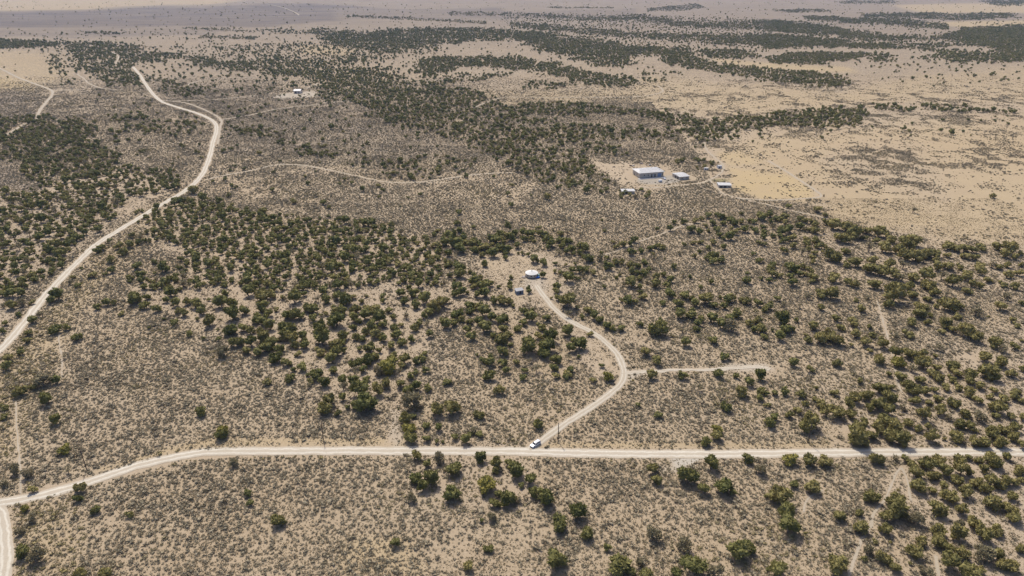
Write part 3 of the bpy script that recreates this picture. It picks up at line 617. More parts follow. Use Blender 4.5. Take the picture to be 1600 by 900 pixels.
def road_dist(x, y, pad):
    """Metres clear of the nearest road edge, capped at pad."""
    best = np.full(x.shape, float(pad))
    for nm, wd, L in LINES:
        lim = wd / 2 + pad
        lo = L.min(0) - lim; hi = L.max(0) + lim
        m = np.nonzero((x > lo[0]) & (x < hi[0]) & (y > lo[1]) & (y < hi[1]))[0]
        if not len(m): continue
        xs, ys = x[m], y[m]
        d2 = np.full(len(m), 1e12)
        S = L[::max(1, int(3 / max(0.1, np.linalg.norm(L[1] - L[0]))))]
        S = np.vstack([S, L[-1:]])
        for k in range(len(S) - 1):
            a = S[k]; b = S[k + 1]
            l2 = a - lim; 
            q = (xs > min(a[0], b[0]) - lim) & (xs < max(a[0], b[0]) + lim) & (ys > min(a[1], b[1]) - lim) & (ys < max(a[1], b[1]) + lim)
            if not q.any(): continue
            ab = b - a; e = ab @ ab + 1e-9
            t = np.clip(((xs[q] - a[0]) * ab[0] + (ys[q] - a[1]) * ab[1]) / e, 0, 1)
            d2[q] = np.minimum(d2[q], (xs[q] - a[0] - t * ab[0]) ** 2 + (ys[q] - a[1] - t * ab[1]) ** 2)
        best[m] = np.minimum(best[m], np.sqrt(d2) - wd / 2)
    return best

# ------------------------------------------------------------------ ground
def axis(lo, a, b, hi, step, grow):
    mid = list(np.arange(a, b + 0.01, step))
    up = []; s = step; v = mid[-1]
    while v < hi:
        s *= grow; v += s; up.append(v)
    dn = []; s = step; v = mid[0]
    while v > lo:
        s *= grow * 1.03; v -= s; dn.append(v)
    return np.array(dn[::-1] + mid + up)

gx = axis(-11000, -330, 330, 11000, 3.0, 1.035)
gy = axis(-2500, 135, 720, 15000, 3.0, 1.014)
GX, GY = np.meshgrid(gx, gy)
X, Y = GX.ravel(), GY.ravel()
Z = terrain(X, Y)
PX, PY, DEP = project(X, Y, Z)
valid = np.isfinite(PX)
PX = np.where(valid, PX, -9999); PY = np.where(valid, PY, -9999)
wav = 26 + np.maximum(0, Y - 400) * 0.03
JX = (vnoise(X / wav, Y / wav, 1) - .5) * 1.3 + (vnoise(X / wav * 3, Y / wav * 3, 2) - .5) * 0.7
JY = (vnoise(X / wav, Y / wav, 3) - .5) * 0.8 + (vnoise(X / wav * 3, Y / wav * 3, 4) - .5) * 0.5
layers = {k: np.zeros(len(X)) for k in ('dry', 'bare', 'pale', 'red', 'gravel', 'lawn', 'sage', 'scrub')}
for k, val, rag, poly in LAND:
    a = np.zeros(len(X))
    for q in range(12):
        sx = math.cos(q * 2.4) * math.sqrt(q / 12.0) * .9; sy = math.sin(q * 2.4) * math.sqrt(q / 12.0) * .9
        a += inpoly(PX + (JX + sx) * rag * 1.5, PY + (JY + sy) * rag * 0.9, poly) / 12.0
    layers[k] = layers[k] * (1 - a) + a * val
rd = road_dist(X, Y, 6.0)
layers['bare'] = np.maximum(layers['bare'], np.clip(1 - rd / 2.5, 0, 1) * 0.6)
layers['sage'] = np.maximum(layers['sage'], 0.52 * np.clip((Y - 1150) / 1500, 0, 1) * (1 - layers['dry']))
layers['scrub'] = np.clip((Y - 820) / 520, 0, 1) ** 1.3 * np.clip(1.0 - (Y - 2400) / 5000, 0.4, 1.0) * (1 - 0.5 * layers['dry'])
nx, ny = len(gx), len(gy)
idx = np.arange(nx * ny).reshape(ny, nx)
quads = np.stack([idx[:-1, :-1], idx[:-1, 1:], idx[1:, 1:], idx[1:, :-1]], -1).reshape(-1, 4)
gm = bpy.data.meshes.new("ground")
gm.vertices.add(nx * ny); gm.vertices.foreach_set('co', np.stack([X, Y, Z], -1).astype(np.float32).ravel())
gm.loops.add(quads.size); gm.loops.foreach_set('vertex_index', quads.ravel().astype(np.int32))
gm.polygons.add(len(quads)); gm.polygons.foreach_set('loop_start', np.arange(0, quads.size, 4, dtype=np.int32))
gm.polygons.foreach_set('use_smooth', np.ones(len(quads), bool))
gm.update(calc_edges=True)
for k, v in layers.items():
    at_ = gm.attributes.new(k, 'FLOAT', 'POINT'); at_.data.foreach_set('value', v.astype(np.float32))
gm.materials.append(M_GROUND)
tag(link(bpy.data.objects.new("ground", gm)), kind='structure')

# road surfaces, draped a little above the soil with worn, uneven edges
order = {'r': 3, 'd': 2, 't': 1}
for i, (nm, wd, mt, rag, pts) in enumerate(ROADS):
    L = LINES[i][2]
    T = np.gradient(L, axis=0); T /= np.linalg.norm(T, axis=1)[:, None] + 1e-9
    Nn = np.stack([-T[:, 1], T[:, 0]], -1)
    s = np.concatenate([[0], np.cumsum(np.linalg.norm(np.diff(L, axis=0), axis=1))])
    e0 = (vnoise(s / 5, s * 0 + i, 7) - .5) * 2 * rag + (vnoise(s / 1.6, s * 0 + i, 8) - .5) * rag
    e1 = (vnoise(s / 5, s * 0 + i, 9) - .5) * 2 * rag + (vnoise(s / 1.6, s * 0 + i, 10) - .5) * rag
    cols = [-1, -0.75, -0.5, -0.2, 0.2, 0.5, 0.75, 1]
    V = []
    for c in cols:
        h = wd / 2 + np.where(c > 0, e0, e1) * 0.9
        p = L + Nn * (c * h)[:, None]
        lift = 0.03 + 0.012 * order[mt] + 0.004 * (i % 5) + 0.10 * (1 - abs(c)) * (mt != 't') + np.clip(p[:, 1] - 600, 0, 1e9) * 0.00025
        V.append(np.stack([p[:, 0], p[:, 1], terrain(p[:, 0], p[:, 1]) + lift], -1))
    V = np.stack(V, 1)                                     # n, cols, 3
    n, k = V.shape[:2]
    idr = np.arange(n * k).reshape(n, k)
    q = np.stack([idr[:-1, :-1], idr[:-1, 1:], idr[1:, 1:], idr[1:, :-1]], -1).reshape(-1, 4)[:, ::-1]
    rm = bpy.data.meshes.new(nm)
    rm.from_pydata(V.reshape(-1, 3).tolist(), [], q.tolist()); rm.update()
    a_ = rm.attributes.new('across', 'FLOAT', 'POINT'); a_.data.foreach_set('value', np.tile(np.array(cols, np.float32), n))
    rm.materials.append({'r': M_ROAD, 'd': M_DRIVE, 't': M_TRACK}[mt])
    tag(link(bpy.data.objects.new(nm, rm)), kind='structure')

# ------------------------------------------------------------------ plant prototypes
def tuft(mb, p, d, ln, r, n=3):
    d = Vector(d).normalized()
    a = d.orthogonal().normalized(); b = d.cross(a)
    p = Vector(p)
    th = random.random() * 6.28
    ring = [p + (a * math.cos(th + 2 * math.pi * k / n) + b * math.sin(th + 2 * math.pi * k / n)) * r * random.uniform(.7, 1.3) for k in range(n)]
    vs = ring + [p + d * ln, p - d * ln * 0.35]
    fs = [(k, (k + 1) % n, n) for k in range(n)] + [((k + 1) % n, k, n + 1) for k in range(n)]
    mb.add(vs, fs)

ICO_V = []
_t = (1 + 5 ** .5) / 2
for q in ((-1, _t, 0), (1, _t, 0), (-1, -_t, 0), (1, -_t, 0), (0, -1, _t), (0, 1, _t), (0, -1, -_t), (0, 1, -_t), (_t, 0, -1), (_t, 0, 1), (-_t, 0, -1), (-_t, 0, 1)):
    ICO_V.append(Vector(q).normalized())
ICO_F = [(0,11,5),(0,5,1),(0,1,7),(0,7,10),(0,10,11),(1,5,9),(5,11,4),(11,10,2),(10,7,6),(7,1,8),(3,9,4),(3,4,2),(3,2,6),(3,6,8),(3,8,9),(4,9,5),(2,4,11),(6,2,10),(8,6,7),(9,8,1)]
def blob(mb, c, r, sq=1.0, jit=.22):
    vs = []
    for v in ICO_V:
        k = 1 + random.uniform(-jit, jit)
        vs.append((c[0] + v.x * r * k, c[1] + v.y * r * k, c[2] + v.z * r * k * sq))
    mb.add(vs, ICO_F)

SUB_V, SUB_F = [v.copy() for v in ICO_V], []
_c = {}
def _mid(a, b):
    k = (min(a, b), max(a, b))
    if k not in _c:
        SUB_V.append(((SUB_V[a] + SUB_V[b]) / 2).normalized()); _c[k] = len(SUB_V) - 1
    return _c[k]
for a_, b_, c_ in ICO_F:
    ab, bc, ca = _mid(a_, b_), _mid(b_, c_), _mid(c_, a_)
    SUB_F += [(a_, ab, ca), (b_, bc, ab), (c_, ca, bc), (ab, bc, ca)]
def blob2(mb, c, r, sq):
    vs = []
    for v in SUB_V:
        k = 1 + random.uniform(-.24, .20)
        vs.append((c[0] + v.x * r * k, c[1] + v.y * r * k, c[2] + v.z * r * k * sq))
    mb.add(vs, SUB_F)

def crown_mb(nlobe, ntuft, tall, spread, sparse=False, seed=0):
    """A juniper crown about one unit wide standing on z = 0: upright lobes of short spiky sprays."""
    random.seed(seed)
    mb = MB()
    lobes = []
    for k in range(nlobe):
        for _ in range(30):
            th = random.random() * 6.283; q = math.sqrt(random.random()) * 0.30 * spread
            z = random.uniform(0.26, 0.70) * tall * (1.05 - q * 0.9)
            c = Vector((math.cos(th) * q, math.sin(th) * q, z))
            if all((c - o).length > 0.15 for o, _ in lobes): break
        lobes.append((c, random.uniform(0.14, 0.23) * (0.8 if sparse else 1.0)))
    lobes.append((Vector((0, 0, 0.36 * tall)), 0.25 if not sparse else 0.10))
    for c, r in lobes:
        blob2(mb, c, r * (0.90 if not sparse else 0.42), 1.0)
        for _ in range(ntuft):
            v = Vector((random.gauss(0, 1), random.gauss(0, 1), random.gauss(0.25, 1))).normalized()
            p = c + Vector((v.x * r, v.y * r, v.z * r)) * random.uniform(0.80, 1.0)
            if p.z < 0.05: continue
            d = v * 1.0 + Vector((0, 0, 0.45)) + Vector((random.gauss(0, .25), random.gauss(0, .25), 0))
            tuft(mb, p, d, random.uniform(0.05, 0.15), random.uniform(0.026, 0.056))
    xs = [q[0] for q in mb.v]; ys = [q[1] for q in mb.v]
    k = 1.0 / (0.5 * (max(xs) - min(xs) + max(ys) - min(ys)))
    mb.v = [(x * k, y * k, z * k) for x, y, z in mb.v]
    return mb

def trunk_mb(tall, seed, stems):
    random.seed(seed)
    mb = MB()
    for s in range(stems):
        th = random.random() * 6.28; lean = random.uniform(0.05, 0.20) if stems > 1 else 0.04
        p = Vector((0.02 * math.cos(th), 0.02 * math.sin(th), -0.03)); r = random.uniform(0.030, 0.042)
        for j in range(3):
            q = p + Vector((math.cos(th) * lean * .5, math.sin(th) * lean * .5, 0.19 * tall)) + Vector((random.gauss(0, .015), random.gauss(0, .015), 0))
            mb.tube(p, q, r, r * .72, 6, j == 0)
            if j:
                t2 = th + random.uniform(-1.5, 1.5)
                mb.tube(q, q + Vector((math.cos(t2) * .16, math.sin(t2) * .16, .12)), r * .5, r * .15, 5, False)
            p, r = q, r * .72
    return mb

HIDDEN = bpy.data.collections.new("plant_kinds")           # sources for scattering, never placed in the scene
def hidden(name, mb, mat):
    o = bpy.data.objects.new(name, mb.mesh(name, mat))
    HIDDEN.objects.link(o)
    return o

# ------------------------------------------------------------------ scatter (geometry nodes)
def scatter(name, P, scl, rot, var, coll, extra=None, label=None):
    me = bpy.data.meshes.new(name)
    n = len(P)
    me.vertices.add(n); me.vertices.foreach_set('co', np.asarray(P, np.float32).ravel())
    def at_(k, t, v, f='value'):
        a = me.attributes.new(k, t, 'POINT'); a.data.foreach_set(f, v)
    at_('scl', 'FLOAT_VECTOR', np.asarray(scl, np.float32).ravel(), 'vector')
    at_('rot', 'FLOAT_VECTOR', np.asarray(rot, np.float32).ravel(), 'vector')
    at_('var', 'INT', np.asarray(var, np.int32))
    for k, v in (extra or {}).items():
        at_(k, 'FLOAT', np.asarray(v, np.float32))
    o = link(bpy.data.objects.new(name, me))
    tag(o, label, kind='stuff')
    ng = bpy.data.node_groups.new(name, 'GeometryNodeTree')
    ng.interface.new_socket("Geometry", in_out='INPUT', socket_type='NodeSocketGeometry')
    ng.interface.new_socket("Geometry", in_out='OUTPUT', socket_type='NodeSocketGeometry')
    N = ng.nodes.new
    gi, go = N('NodeGroupInput'), N('NodeGroupOutput')
    ci = N('GeometryNodeCollectionInfo'); ci.inputs['Collection'].default_value = coll
    ci.inputs['Separate Children'].default_value = True; ci.inputs['Reset Children'].default_value = True
    ip = N('GeometryNodeInstanceOnPoints'); ip.inputs['Pick Instance'].default_value = True
    def na(k, t):
        a = N('GeometryNodeInputNamedAttribute'); a.data_type = t; a.inputs['Name'].default_value = k
        return a.outputs['Attribute']
    Lk = ng.links.new
    Lk(gi.outputs[0], ip.inputs['Points']); Lk(ci.outputs[0], ip.inputs['Instance'])
    Lk(na('var', 'INT'), ip.inputs['Instance Index'])
    Lk(na('rot', 'FLOAT_VECTOR'), ip.inputs['Rotation'])
    Lk(na('scl', 'FLOAT_VECTOR'), ip.inputs['Scale'])
    Lk(ip.outputs[0], go.inputs[0])
    md = o.modifiers.new("scatter", 'NODES'); md.node_group = ng
    return o

# ------------------------------------------------------------------ junipers: read the survey
TREES = []
for ln in TREE_SURVEY.strip().splitlines():
    tk = ln.split()
    if len(tk[0]) == 1:
        sh = (float(tk[1]), float(tk[2]), float(tk[3])); continue
    for s in tk:
        kd = ''
        if s[-1].isalpha(): kd, s = s[-1], s[:-1]
        a, b, ww = map(float, s.split(','))
        TREES.append([sh[0] + a / sh[2], sh[1] + b / sh[2], ww / sh[2], kd])
tp = np.array([t[:3] for t in TREES])
G0 = at(tp[:, 0], tp[:, 1])
dep0 = project(G0[:, 0], G0[:, 1], G0[:, 2])[2]
Wm = tp[:, 2] * dep0 / FPX * 1.06                            # crown width in metres
hts = 0.76 + 0.20 * np.array([random.random() for _ in TREES])
G1 = np.stack([at1(x, y, 0.50 * w_ * h_) for (x, y), w_, h_ in zip(tp[:, :2], Wm, hts)])
score = tp[:, 2] * (1 + (tp[:, 1] - 450) / 700)
inside = (tp[:, 0] > 2) & (tp[:, 0] < 1598) & (tp[:, 1] < 898)
score = np.where(inside, score, -1)
rank = np.argsort(-score)
near_ids = sorted(rank[:298].tolist())
rest_ids = sorted(rank[298:].tolist())

def tone_of(i):
    x, y, w_, kd = TREES[i]
    if kd == 'd': return 'grey'
    if kd == 'y': return 'yellow'
    if kd in 'bg' and kd: return 'grey'
    if x > 1250 or (y < 640 and (i * 7919) % 10 < 3) or (i * 7919) % 10 < 2: return 'olive'
    return 'green'

KIND_CROWN = {}
KIND_TRUNK = []
for tn, cnt in (('green', 7), ('olive', 7), ('grey', 4), ('yellow', 3)):
    KIND_CROWN[tn] = []
    for k in range(cnt):
        tall = (0.92, 1.05, 0.86, 1.0, 1.12, 0.96, 1.02)[k]
        mb = crown_mb(6 + (k * 3) % 5, 38 if tn != 'grey' else 40, tall, 0.95 + 0.1 * (k % 2), tn == 'grey', 100 + k * 17 + len(tn) * 7)
        KIND_CROWN[tn].append(mb.mesh("crown", M_LEAF[tn]))
for k in range(4):
    KIND_TRUNK.append(trunk_mb(1.0, 40 + k, (1, 2, 3, 2)[k]).mesh("trunk", M_BARK))

# landmarks a reader can find, used to single out each tree
MARKS = [
 ("leftmost pole", 135, 734), ("second pole from left", 505, 687), ("pole by the white car", 872, 689),
 ("rightmost pole", 1262, 692), ("round tent", 831, 428), ("small grey shed", 810, 457),
 ("fork of the driveway", 977, 583), ("spur track's end", 1195, 573), ("pale bare patch", 1066, 722),
 ("far left road junction", 8, 782), ("wheel tracks' fork", 1408, 731), ("main road's right end", 1597, 707),
 ("bottom right corner", 1597, 897), ("right edge's middle", 1597, 450), ("upper driveway bend", 950, 540),
 ("right edge's lower third", 1597, 600), ("bottom edge's midpoint", 800, 897), ("main road's left bend", 300, 708),
 ("trail's end at the road", 615, 705), ("footpath's lower end", 944, 398),
]
def dirword(dx, dy):
    a = math.degrees(math.atan2(-dy, dx)) % 360
    return ("right of", "up-right of", "above", "up-left of", "left of", "down-left of", "below", "down-right of")[int(((a + 22.5) % 360) // 45)]
ORD = ["nearest", "second", "third", "fourth", "fifth", "sixth", "seventh", "eighth", "ninth", "tenth", "eleventh", "twelfth", "thirteenth", "fourteenth", "fifteenth",
       "sixteenth", "seventeenth", "eighteenth", "nineteenth", "twentieth", "twenty-first", "twenty-second", "twenty-third", "twenty-fourth", "twenty-fifth"]
sect = {}
for i in near_ids:
    x, y = TREES[i][:2]
    d = [math.hypot(x - m[1], y - m[2]) for m in MARKS]
    m = int(np.argmin(d))
    sect.setdefault((m, dirword(x - MARKS[m][1], y - MARKS[m][2])), []).append((d[m], i))
LABEL = {}
for (m, dw), lst in sect.items():
    lst.sort()
    for k, (_, i) in enumerate(lst):
        size = "broad" if Wm[i] > 6.0 else "small" if Wm[i] < 4.2 else "mid-sized"
        tone = {'green': 'dark green', 'olive': 'olive green', 'grey': 'thin grey-green', 'yellow': 'yellow-green'}[tone_of(i)]
        if len(lst) == 1:
            LABEL[i] = f"{size} {tone} juniper {dw} the {MARKS[m][0]}"
        else:
            LABEL[i] = f"{size} {tone} juniper, {ORD[k]} {dw} the {MARKS[m][0]}" if k == 0 else f"{size} {tone} juniper, {ORD[k]} nearest {dw} the {MARKS[m][0]}"

random.seed(77)
for c_, i in enumerate(near_ids):
    tn = tone_of(i)
    x, y, z = G1[i][0], G1[i][1], 0.0
    z = float(terrain(x, y))
    t = thing("juniper_tree", LABEL[i], "juniper", (x, y, z), random.random() * 6.283, "junipers scattered over the sagebrush flat")
    W = float(Wm[i]); Hh = W * float(hts[i])
    raised = TREES[i][3] == '' and random.random() < .35
    tr = link(bpy.data.objects.new("trunk", KIND_TRUNK[c_ % 4]), t)
    tr.scale = (W, W, Hh * (1.15 if raised else 1.0))
    cr = link(bpy.data.objects.new("crown", KIND_CROWN[tn][(c_ * 5 + c_ // 7) % len(KIND_CROWN[tn])]), t)
    cr.scale = (W * random.uniform(.95, 1.05), W * random.uniform(.95, 1.05), Hh * random.uniform(.92, 1.05))
    cr.location = (0, 0, Hh * (.13 if raised else .02))

# ------------------------------------------------------------------ the rest of the woodland
pts = [(G1[i][0], G1[i][1], float(Wm[i]), float(hts[i]), {'green': 0, 'olive': 1, 'grey': 2, 'yellow': 1}[tone_of(i)]) for i in rest_ids]
placed = {}
def put(x, y, r):
    placed.setdefault((int(x // 6), int(y // 6)), []).append((x, y, r))
def clash(x, y, r):
    cx, cy = int(x // 6), int(y // 6)
    for a in (-1, 0, 1):
        for b in (-1, 0, 1):
            for q in placed.get((cx + a, cy + b), ()):
                if (x - q[0]) ** 2 + (y - q[1]) ** 2 < (.36 * (r + q[2])) ** 2: return True
    return False
for i in range(len(TREES)):
    put(G1[i][0], G1[i][1], Wm[i])
def grove(dens, rag, poly, clump=True):
    pp = np.array(poly, float)
    P = at(pp[:, 0], pp[:, 1])
    if P[:, 1].mean() > 2300 and clump: dens *= .55
    lo, hi = P.min(0)[:2] - 6, P.max(0)[:2] + 6
    n = int((hi[0] - lo[0]) * (hi[1] - lo[1]) / 1e4 * dens * 1.75)
    n = min(n, 60000)
    x = rng.uniform(lo[0], hi[0], n); y = rng.uniform(lo[1], hi[1], n)
    px, py, dp = project(x, y, terrain(x, y))
    j = (vnoise(x / 30, y / 30, 21) - .5) * 2.0 + (vnoise(x / 9, y / 9, 22) - .5)
    j2 = (vnoise(x / 30, y / 30, 23) - .5) * 2.0 + (vnoise(x / 9, y / 9, 24) - .5)
    ok = inpoly(px + j * rag * 1.6 + rng.normal(0, .9, n) * rag, py + j2 * rag * .8 + rng.normal(0, .35, n) * rag, poly)
    if clump:
        ok &= rng.random(n) < np.clip((0.26 if dens >= 215 else -0.15) + 1.25 * vnoise(x / 20, y / 20, 31) + .7 * vnoise(x / 75, y / 75, 32), 0.06, 1)
    x, y = x[ok], y[ok]
    if not len(x): return
    ok = road_dist(x, y, 4.0) > 1.6
    for qx, qy in zip(x[ok], y[ok]):
        Wd = float(np.clip(rng.lognormal(1.48, .28), 2.0, 8.0))
        if clash(qx, qy, Wd): continue
        put(qx, qy, Wd)
        pts.append((qx, qy, Wd, float(rng.uniform(.75, 1.02)), int(rng.choice([0, 0, 0, 1, 1, 2], p=[.3, .2, .16, .14, .12, .08]))))
for g in GROVES: grove(*g)
for d_, poly in SPARSE: grove(d_, 3, poly, False)
pa = np.array(pts)
# kinds for scattering: 0-3 green, 4-7 olive, 8-9 grey
WOOD = bpy.data.collections.new("woodland_kinds")
HIDDEN = WOOD
for k in range(10):
    tn = 'green' if k < 4 else 'olive' if k < 8 else 'grey'
    mb = crown_mb(5 + k % 3, 12 if k < 8 else 14, (0.95, 1.05, 0.88, 1.0)[k % 4], 1.0, k >= 8, 500 + k * 3)
    b0 = len(mb.v)
    o = hidden("juniper_%02d" % k, mb, M_LEAF[tn])
    tk = trunk_mb(1.0, 60 + k, 2)
    o.data.materials.append(M_BARK)
    nf = len(mb.f)
    mb.add(tk.v, tk.f)
    o.data.clear_geometry(); o.data.from_pydata(mb.v, [], mb.f); o.data.update()
    mi = np.zeros(len(mb.f), np.int32); mi[nf:] = 1
    o.data.polygons.foreach_set('material_index', mi)
tn = pa[:, 4].astype(int)
var = np.where(tn == 0, rng.integers(0, 4, len(pa)), np.where(tn == 1, 4 + rng.integers(0, 4, len(pa)), 8 + rng.integers(0, 2, len(pa))))
rot = np.zeros((len(pa), 3)); rot[:, 2] = rng.uniform(0, 6.283, len(pa))
Pz = np.stack([pa[:, 0], pa[:, 1], terrain(pa[:, 0], pa[:, 1]) + pa[:, 2] * .03], -1)
scatter("juniper_woodland", Pz, np.stack([pa[:, 2], pa[:, 2], pa[:, 2] * pa[:, 3]], -1), rot, var, WOOD, None, "juniper woodland in groves and strips across the basin")
print("woodland trees", len(pa))

# ------------------------------------------------------------------ sagebrush
SHR = bpy.data.collections.new("sagebrush_kinds")
HIDDEN = SHR
for k in range(6):
    random.seed(900 + k)
    mb = MB()
    for b_ in range(2 + k % 2):
        blob(mb, (random.uniform(-.2, .2), random.uniform(-.2, .2), random.uniform(.12, .22)), random.uniform(.17, .25), .85, .3)
    for _ in range(34):
        th = random.random() * 6.283; q = math.sqrt(random.random()) * .44
        p = (math.cos(th) * q, math.sin(th) * q, random.uniform(.12, .42 - q * .35))
        tuft(mb, p, (math.cos(th) * q * 1.6 + random.gauss(0, .2), math.sin(th) * q * 1.6 + random.gauss(0, .2), .8), random.uniform(.16, .34), random.uniform(.035, .075))
    hidden("sagebrush_%02d" % k, mb, M_SHRUB)

def shrubs(y0, y1, cell, half):
    xs = np.arange(-half, half, cell); ys = np.arange(y0, y1, cell)
    A, B = np.meshgrid(xs, ys)
    x = A.ravel() + rng.uniform(-.5, .5, A.size) * cell; y = B.ravel() + rng.uniform(-.5, .5, A.size) * cell
    px, py, dp = project(x, y, terrain(x, y))
    ok = (px > -110) & (px < 1710) & (py < 945) & (py > 60)
    x, y, px, py = x[ok], y[ok], px[ok], py[ok]
    wv = 26 + np.maximum(0, y - 400) * 0.03
    jx = (vnoise(x / wv, y / wv, 41) - .5) * 2; jy = (vnoise(x / wv, y / wv, 42) - .5) * 1.2
    keep = np.full(len(x), .52)
    for val, rag, poly in THIN:
        a = np.zeros(len(x))
        for q in range(6):
            gx_ = math.cos(q * 2.4) * math.sqrt(q / 6.0); gy_ = math.sin(q * 2.4) * math.sqrt(q / 6.0)
            a += inpoly(px + (jx + gx_) * rag * 1.3, py + (jy + gy_) * rag * .9, poly) / 6.0
        tgt = .52 * val if val < 1.5 else np.minimum(.7, keep * val)
        keep = keep * (1 - a) + tgt * a
    cl = vnoise(x / 11, y / 11, 57) * .6 + vnoise(x / 32, y / 32, 58) * .4
    openland = inpoly(px, py, [(1100,100),(1800,90),(1800,400),(1480,380),(1330,350),(1300,338),(1240,320),(1120,300),(1090,240),(1000,140)])
    keep = np.where(openland, keep * np.clip((cl - .43) * 5, .10, 2.2), keep)
    n1 = vnoise(x / 17, y / 17, 51); n2 = vnoise(x / 60, y / 60, 52); n3 = vnoise(x / 6, y / 6, 53)
    keep *= np.clip(-0.05 + 1.0 * n1 + 0.9 * n2 + 0.65 * n3, 0.38, 2.0)
    keep *= np.clip((1330 - y) / 480, 0, 1)
    ok = rng.random(len(x)) < keep * (cell / 1.5) ** 2 * 1.7
    x, y, px, py, n2 = x[ok], y[ok], px[ok], py[ok], n2[ok]
    ok = road_dist(x, y, 2.0) > np.where(y < 300, 0.25, 0.4)
    return x[ok], y[ok], px[ok], py[ok]
sx, sy, spx, spy = [], [], [], []
for y0, y1, cell, half in ((150, 430, 1.5, 470), (430, 760, 1.6, 720), (760, 1330, 1.75, 1150)):
    a, b, c, d = shrubs(y0, y1, cell, half)
    sx.append(a); sy.append(b); spx.append(c); spy.append(d)
sx, sy, spx, spy = map(np.concatenate, (sx, sy, spx, spy))
BUILT = [(131, 643, 24), (162, 635, 13), (193, 605, 10), (102, 585, 9), (12.7, 404, 7), (4.2, 378, 5), (9.8, 230.5, 4.2)]
ok = np.ones(len(sx), bool)
for bx_, by_, br_ in BUILT:
    ok &= (sx - bx_) ** 2 + (sy - by_) ** 2 > br_ ** 2
sx, sy, spx, spy = sx[ok], sy[ok], spx[ok], spy[ok]
n = len(sx)
ww = np.clip(rng.lognormal(0.20, .36, n), .55, 3.0) * (0.80 + .4 * vnoise(sx / 14, sy / 14, 59))
yel = np.clip((vnoise(sx / 25, sy / 25, 61) - .62) * 2.2, 0, .5) * (rng.random(n) < .4)
roadside = [(90,470),(150,395),(250,330),(275,345),(190,400),(120,490),(90,560),(20,720),(-100,720),(-100,600),(0,560)]
lowleft = [(20,795),(120,785),(140,850),(100,905),(20,905)]
m = inpoly(spx, spy, roadside) | inpoly(spx, spy, lowleft)
yel = np.where(m & (rng.random(n) < .5), rng.uniform(.3, .9, n), yel)
near_road = road_dist(sx, sy, 5.0)
yel = np.where((near_road < 2.5) & (rng.random(n) < .35), rng.uniform(.2, .8, n), yel)
ww = np.where(near_road < 2.0, ww * .75, ww)
srot = np.zeros((n, 3)); srot[:, 2] = rng.uniform(0, 6.283, n); srot[:, 0] = rng.normal(0, .12, n); srot[:, 1] = rng.normal(0, .12, n)
sc3 = np.stack([ww * rng.uniform(.85, 1.2, n), ww * rng.uniform(.85, 1.2, n), ww * rng.uniform(.62, .95, n)], -1)
scatter("sagebrush", np.stack([sx, sy, terrain(sx, sy) - .03], -1), sc3, srot, rng.integers(0, 6, n), SHR, {'yellow': yel}, "grey-green sagebrush covering the flats")
print("sagebrush", n)

# ------------------------------------------------------------------ dry bunch grass between the shrubs
GRS = bpy.data.collections.new("grass_kinds")
HIDDEN = GRS
for k in range(4):
    random.seed(950 + k)
    mb = MB()
    for _ in range(11):
        th = random.random() * 6.283; q = random.random() * .35
        tuft(mb, (math.cos(th) * q, math.sin(th) * q, .12), (math.cos(th) * q * 2, math.sin(th) * q * 2, .7), random.uniform(.25, .5), random.uniform(.07, .13))
    hidden("bunch_grass_%02d" % k, mb, M_GRASS)
n = 480000
gx_ = rng.uniform(-420, 420, n); gy_ = 150 + 420 * rng.random(n) ** 1.25
gpx, gpy, gd = project(gx_, gy_, gx_ * 0)
ok = (gpx > -60) & (gpx < 1660) & (gpy < 930)
ok &= rng.random(n) < np.clip(1.6 * vnoise(gx_ / 9, gy_ / 9, 71) - .3 + .5 * vnoise(gx_ / 40, gy_ / 40, 72), .05, 1)
gx_, gy_ = gx_[ok], gy_[ok]
ok = road_dist(gx_, gy_, 1.0) > .1
for bx_, by_, br_ in BUILT:
    ok &= (gx_ - bx_) ** 2 + (gy_ - by_) ** 2 > br_ ** 2
gx_, gy_ = gx_[ok], gy_[ok]; n = len(gx_)
gs = rng.uniform(.35, .95, n)
grot = np.zeros((n, 3)); grot[:, 2] = rng.uniform(0, 6.28, n)
scatter("dry_grass", np.stack([gx_, gy_, gx_ * 0 - .02], -1), np.stack([gs, gs, gs * rng.uniform(.5, .9, n)], -1), grot, rng.integers(0, 4, n), GRS, None, "dry tan bunch grass between the sagebrush")
print("grass", n)
# ------------------------------------------------------------------ power poles
def power_pole(px, py, label, topside):
    b = at1(px, py)
    t = thing("power_pole", label, "power pole", (b[0], b[1], b[2]), 0, "wooden power poles along the main road")
    m = MB().tube((0, 0, -.4), (0, 0, 9.4),  .20, .15, 10); m.build("pole", M_POLE, t)
    c = MB().box((0, 0, 8.7), (.11, 1.9, .13)); c.build("crossarm", M_POLE, t)
    for y in (-.8, 0, .8):
        MB().tube((0, y, 8.76), (0, y, 9.0), .05, .04, 6).build("insulator", M_STEEL, t) if y else None
    return t
power_pole(135.5, 734, "leftmost bare wooden power pole, on the near bend of the main road", 1)
power_pole(505.5, 687, "second wooden power pole from left, standing in sagebrush beyond the road", 1)
pole3 = power_pole(872, 689.5, "wooden power pole just right of the white car at the driveway mouth", 1)
power_pole(1262, 692, "rightmost wooden power pole, below a broad juniper beside the road", 1)
g = at1(872, 689.5)
fn = thing("pipe_gate", "thin dark pipe gate rail beside the power pole at the driveway mouth", "gate", (g[0], g[1], 0))
MB().tube((-3.0, .2, -.2), (-3.0, .2, 1.5), .07, .07, 8).build("post", M_POLE, fn)
MB().tube((-3.0, .2, .95), (-.2, .05, .85), .04, .04, 6).build("rail", M_POLE, fn)
MB().tube((-3.0, .2, .45), (-.2, .05, .4), .035, .035, 6).build("rail", M_POLE, fn)

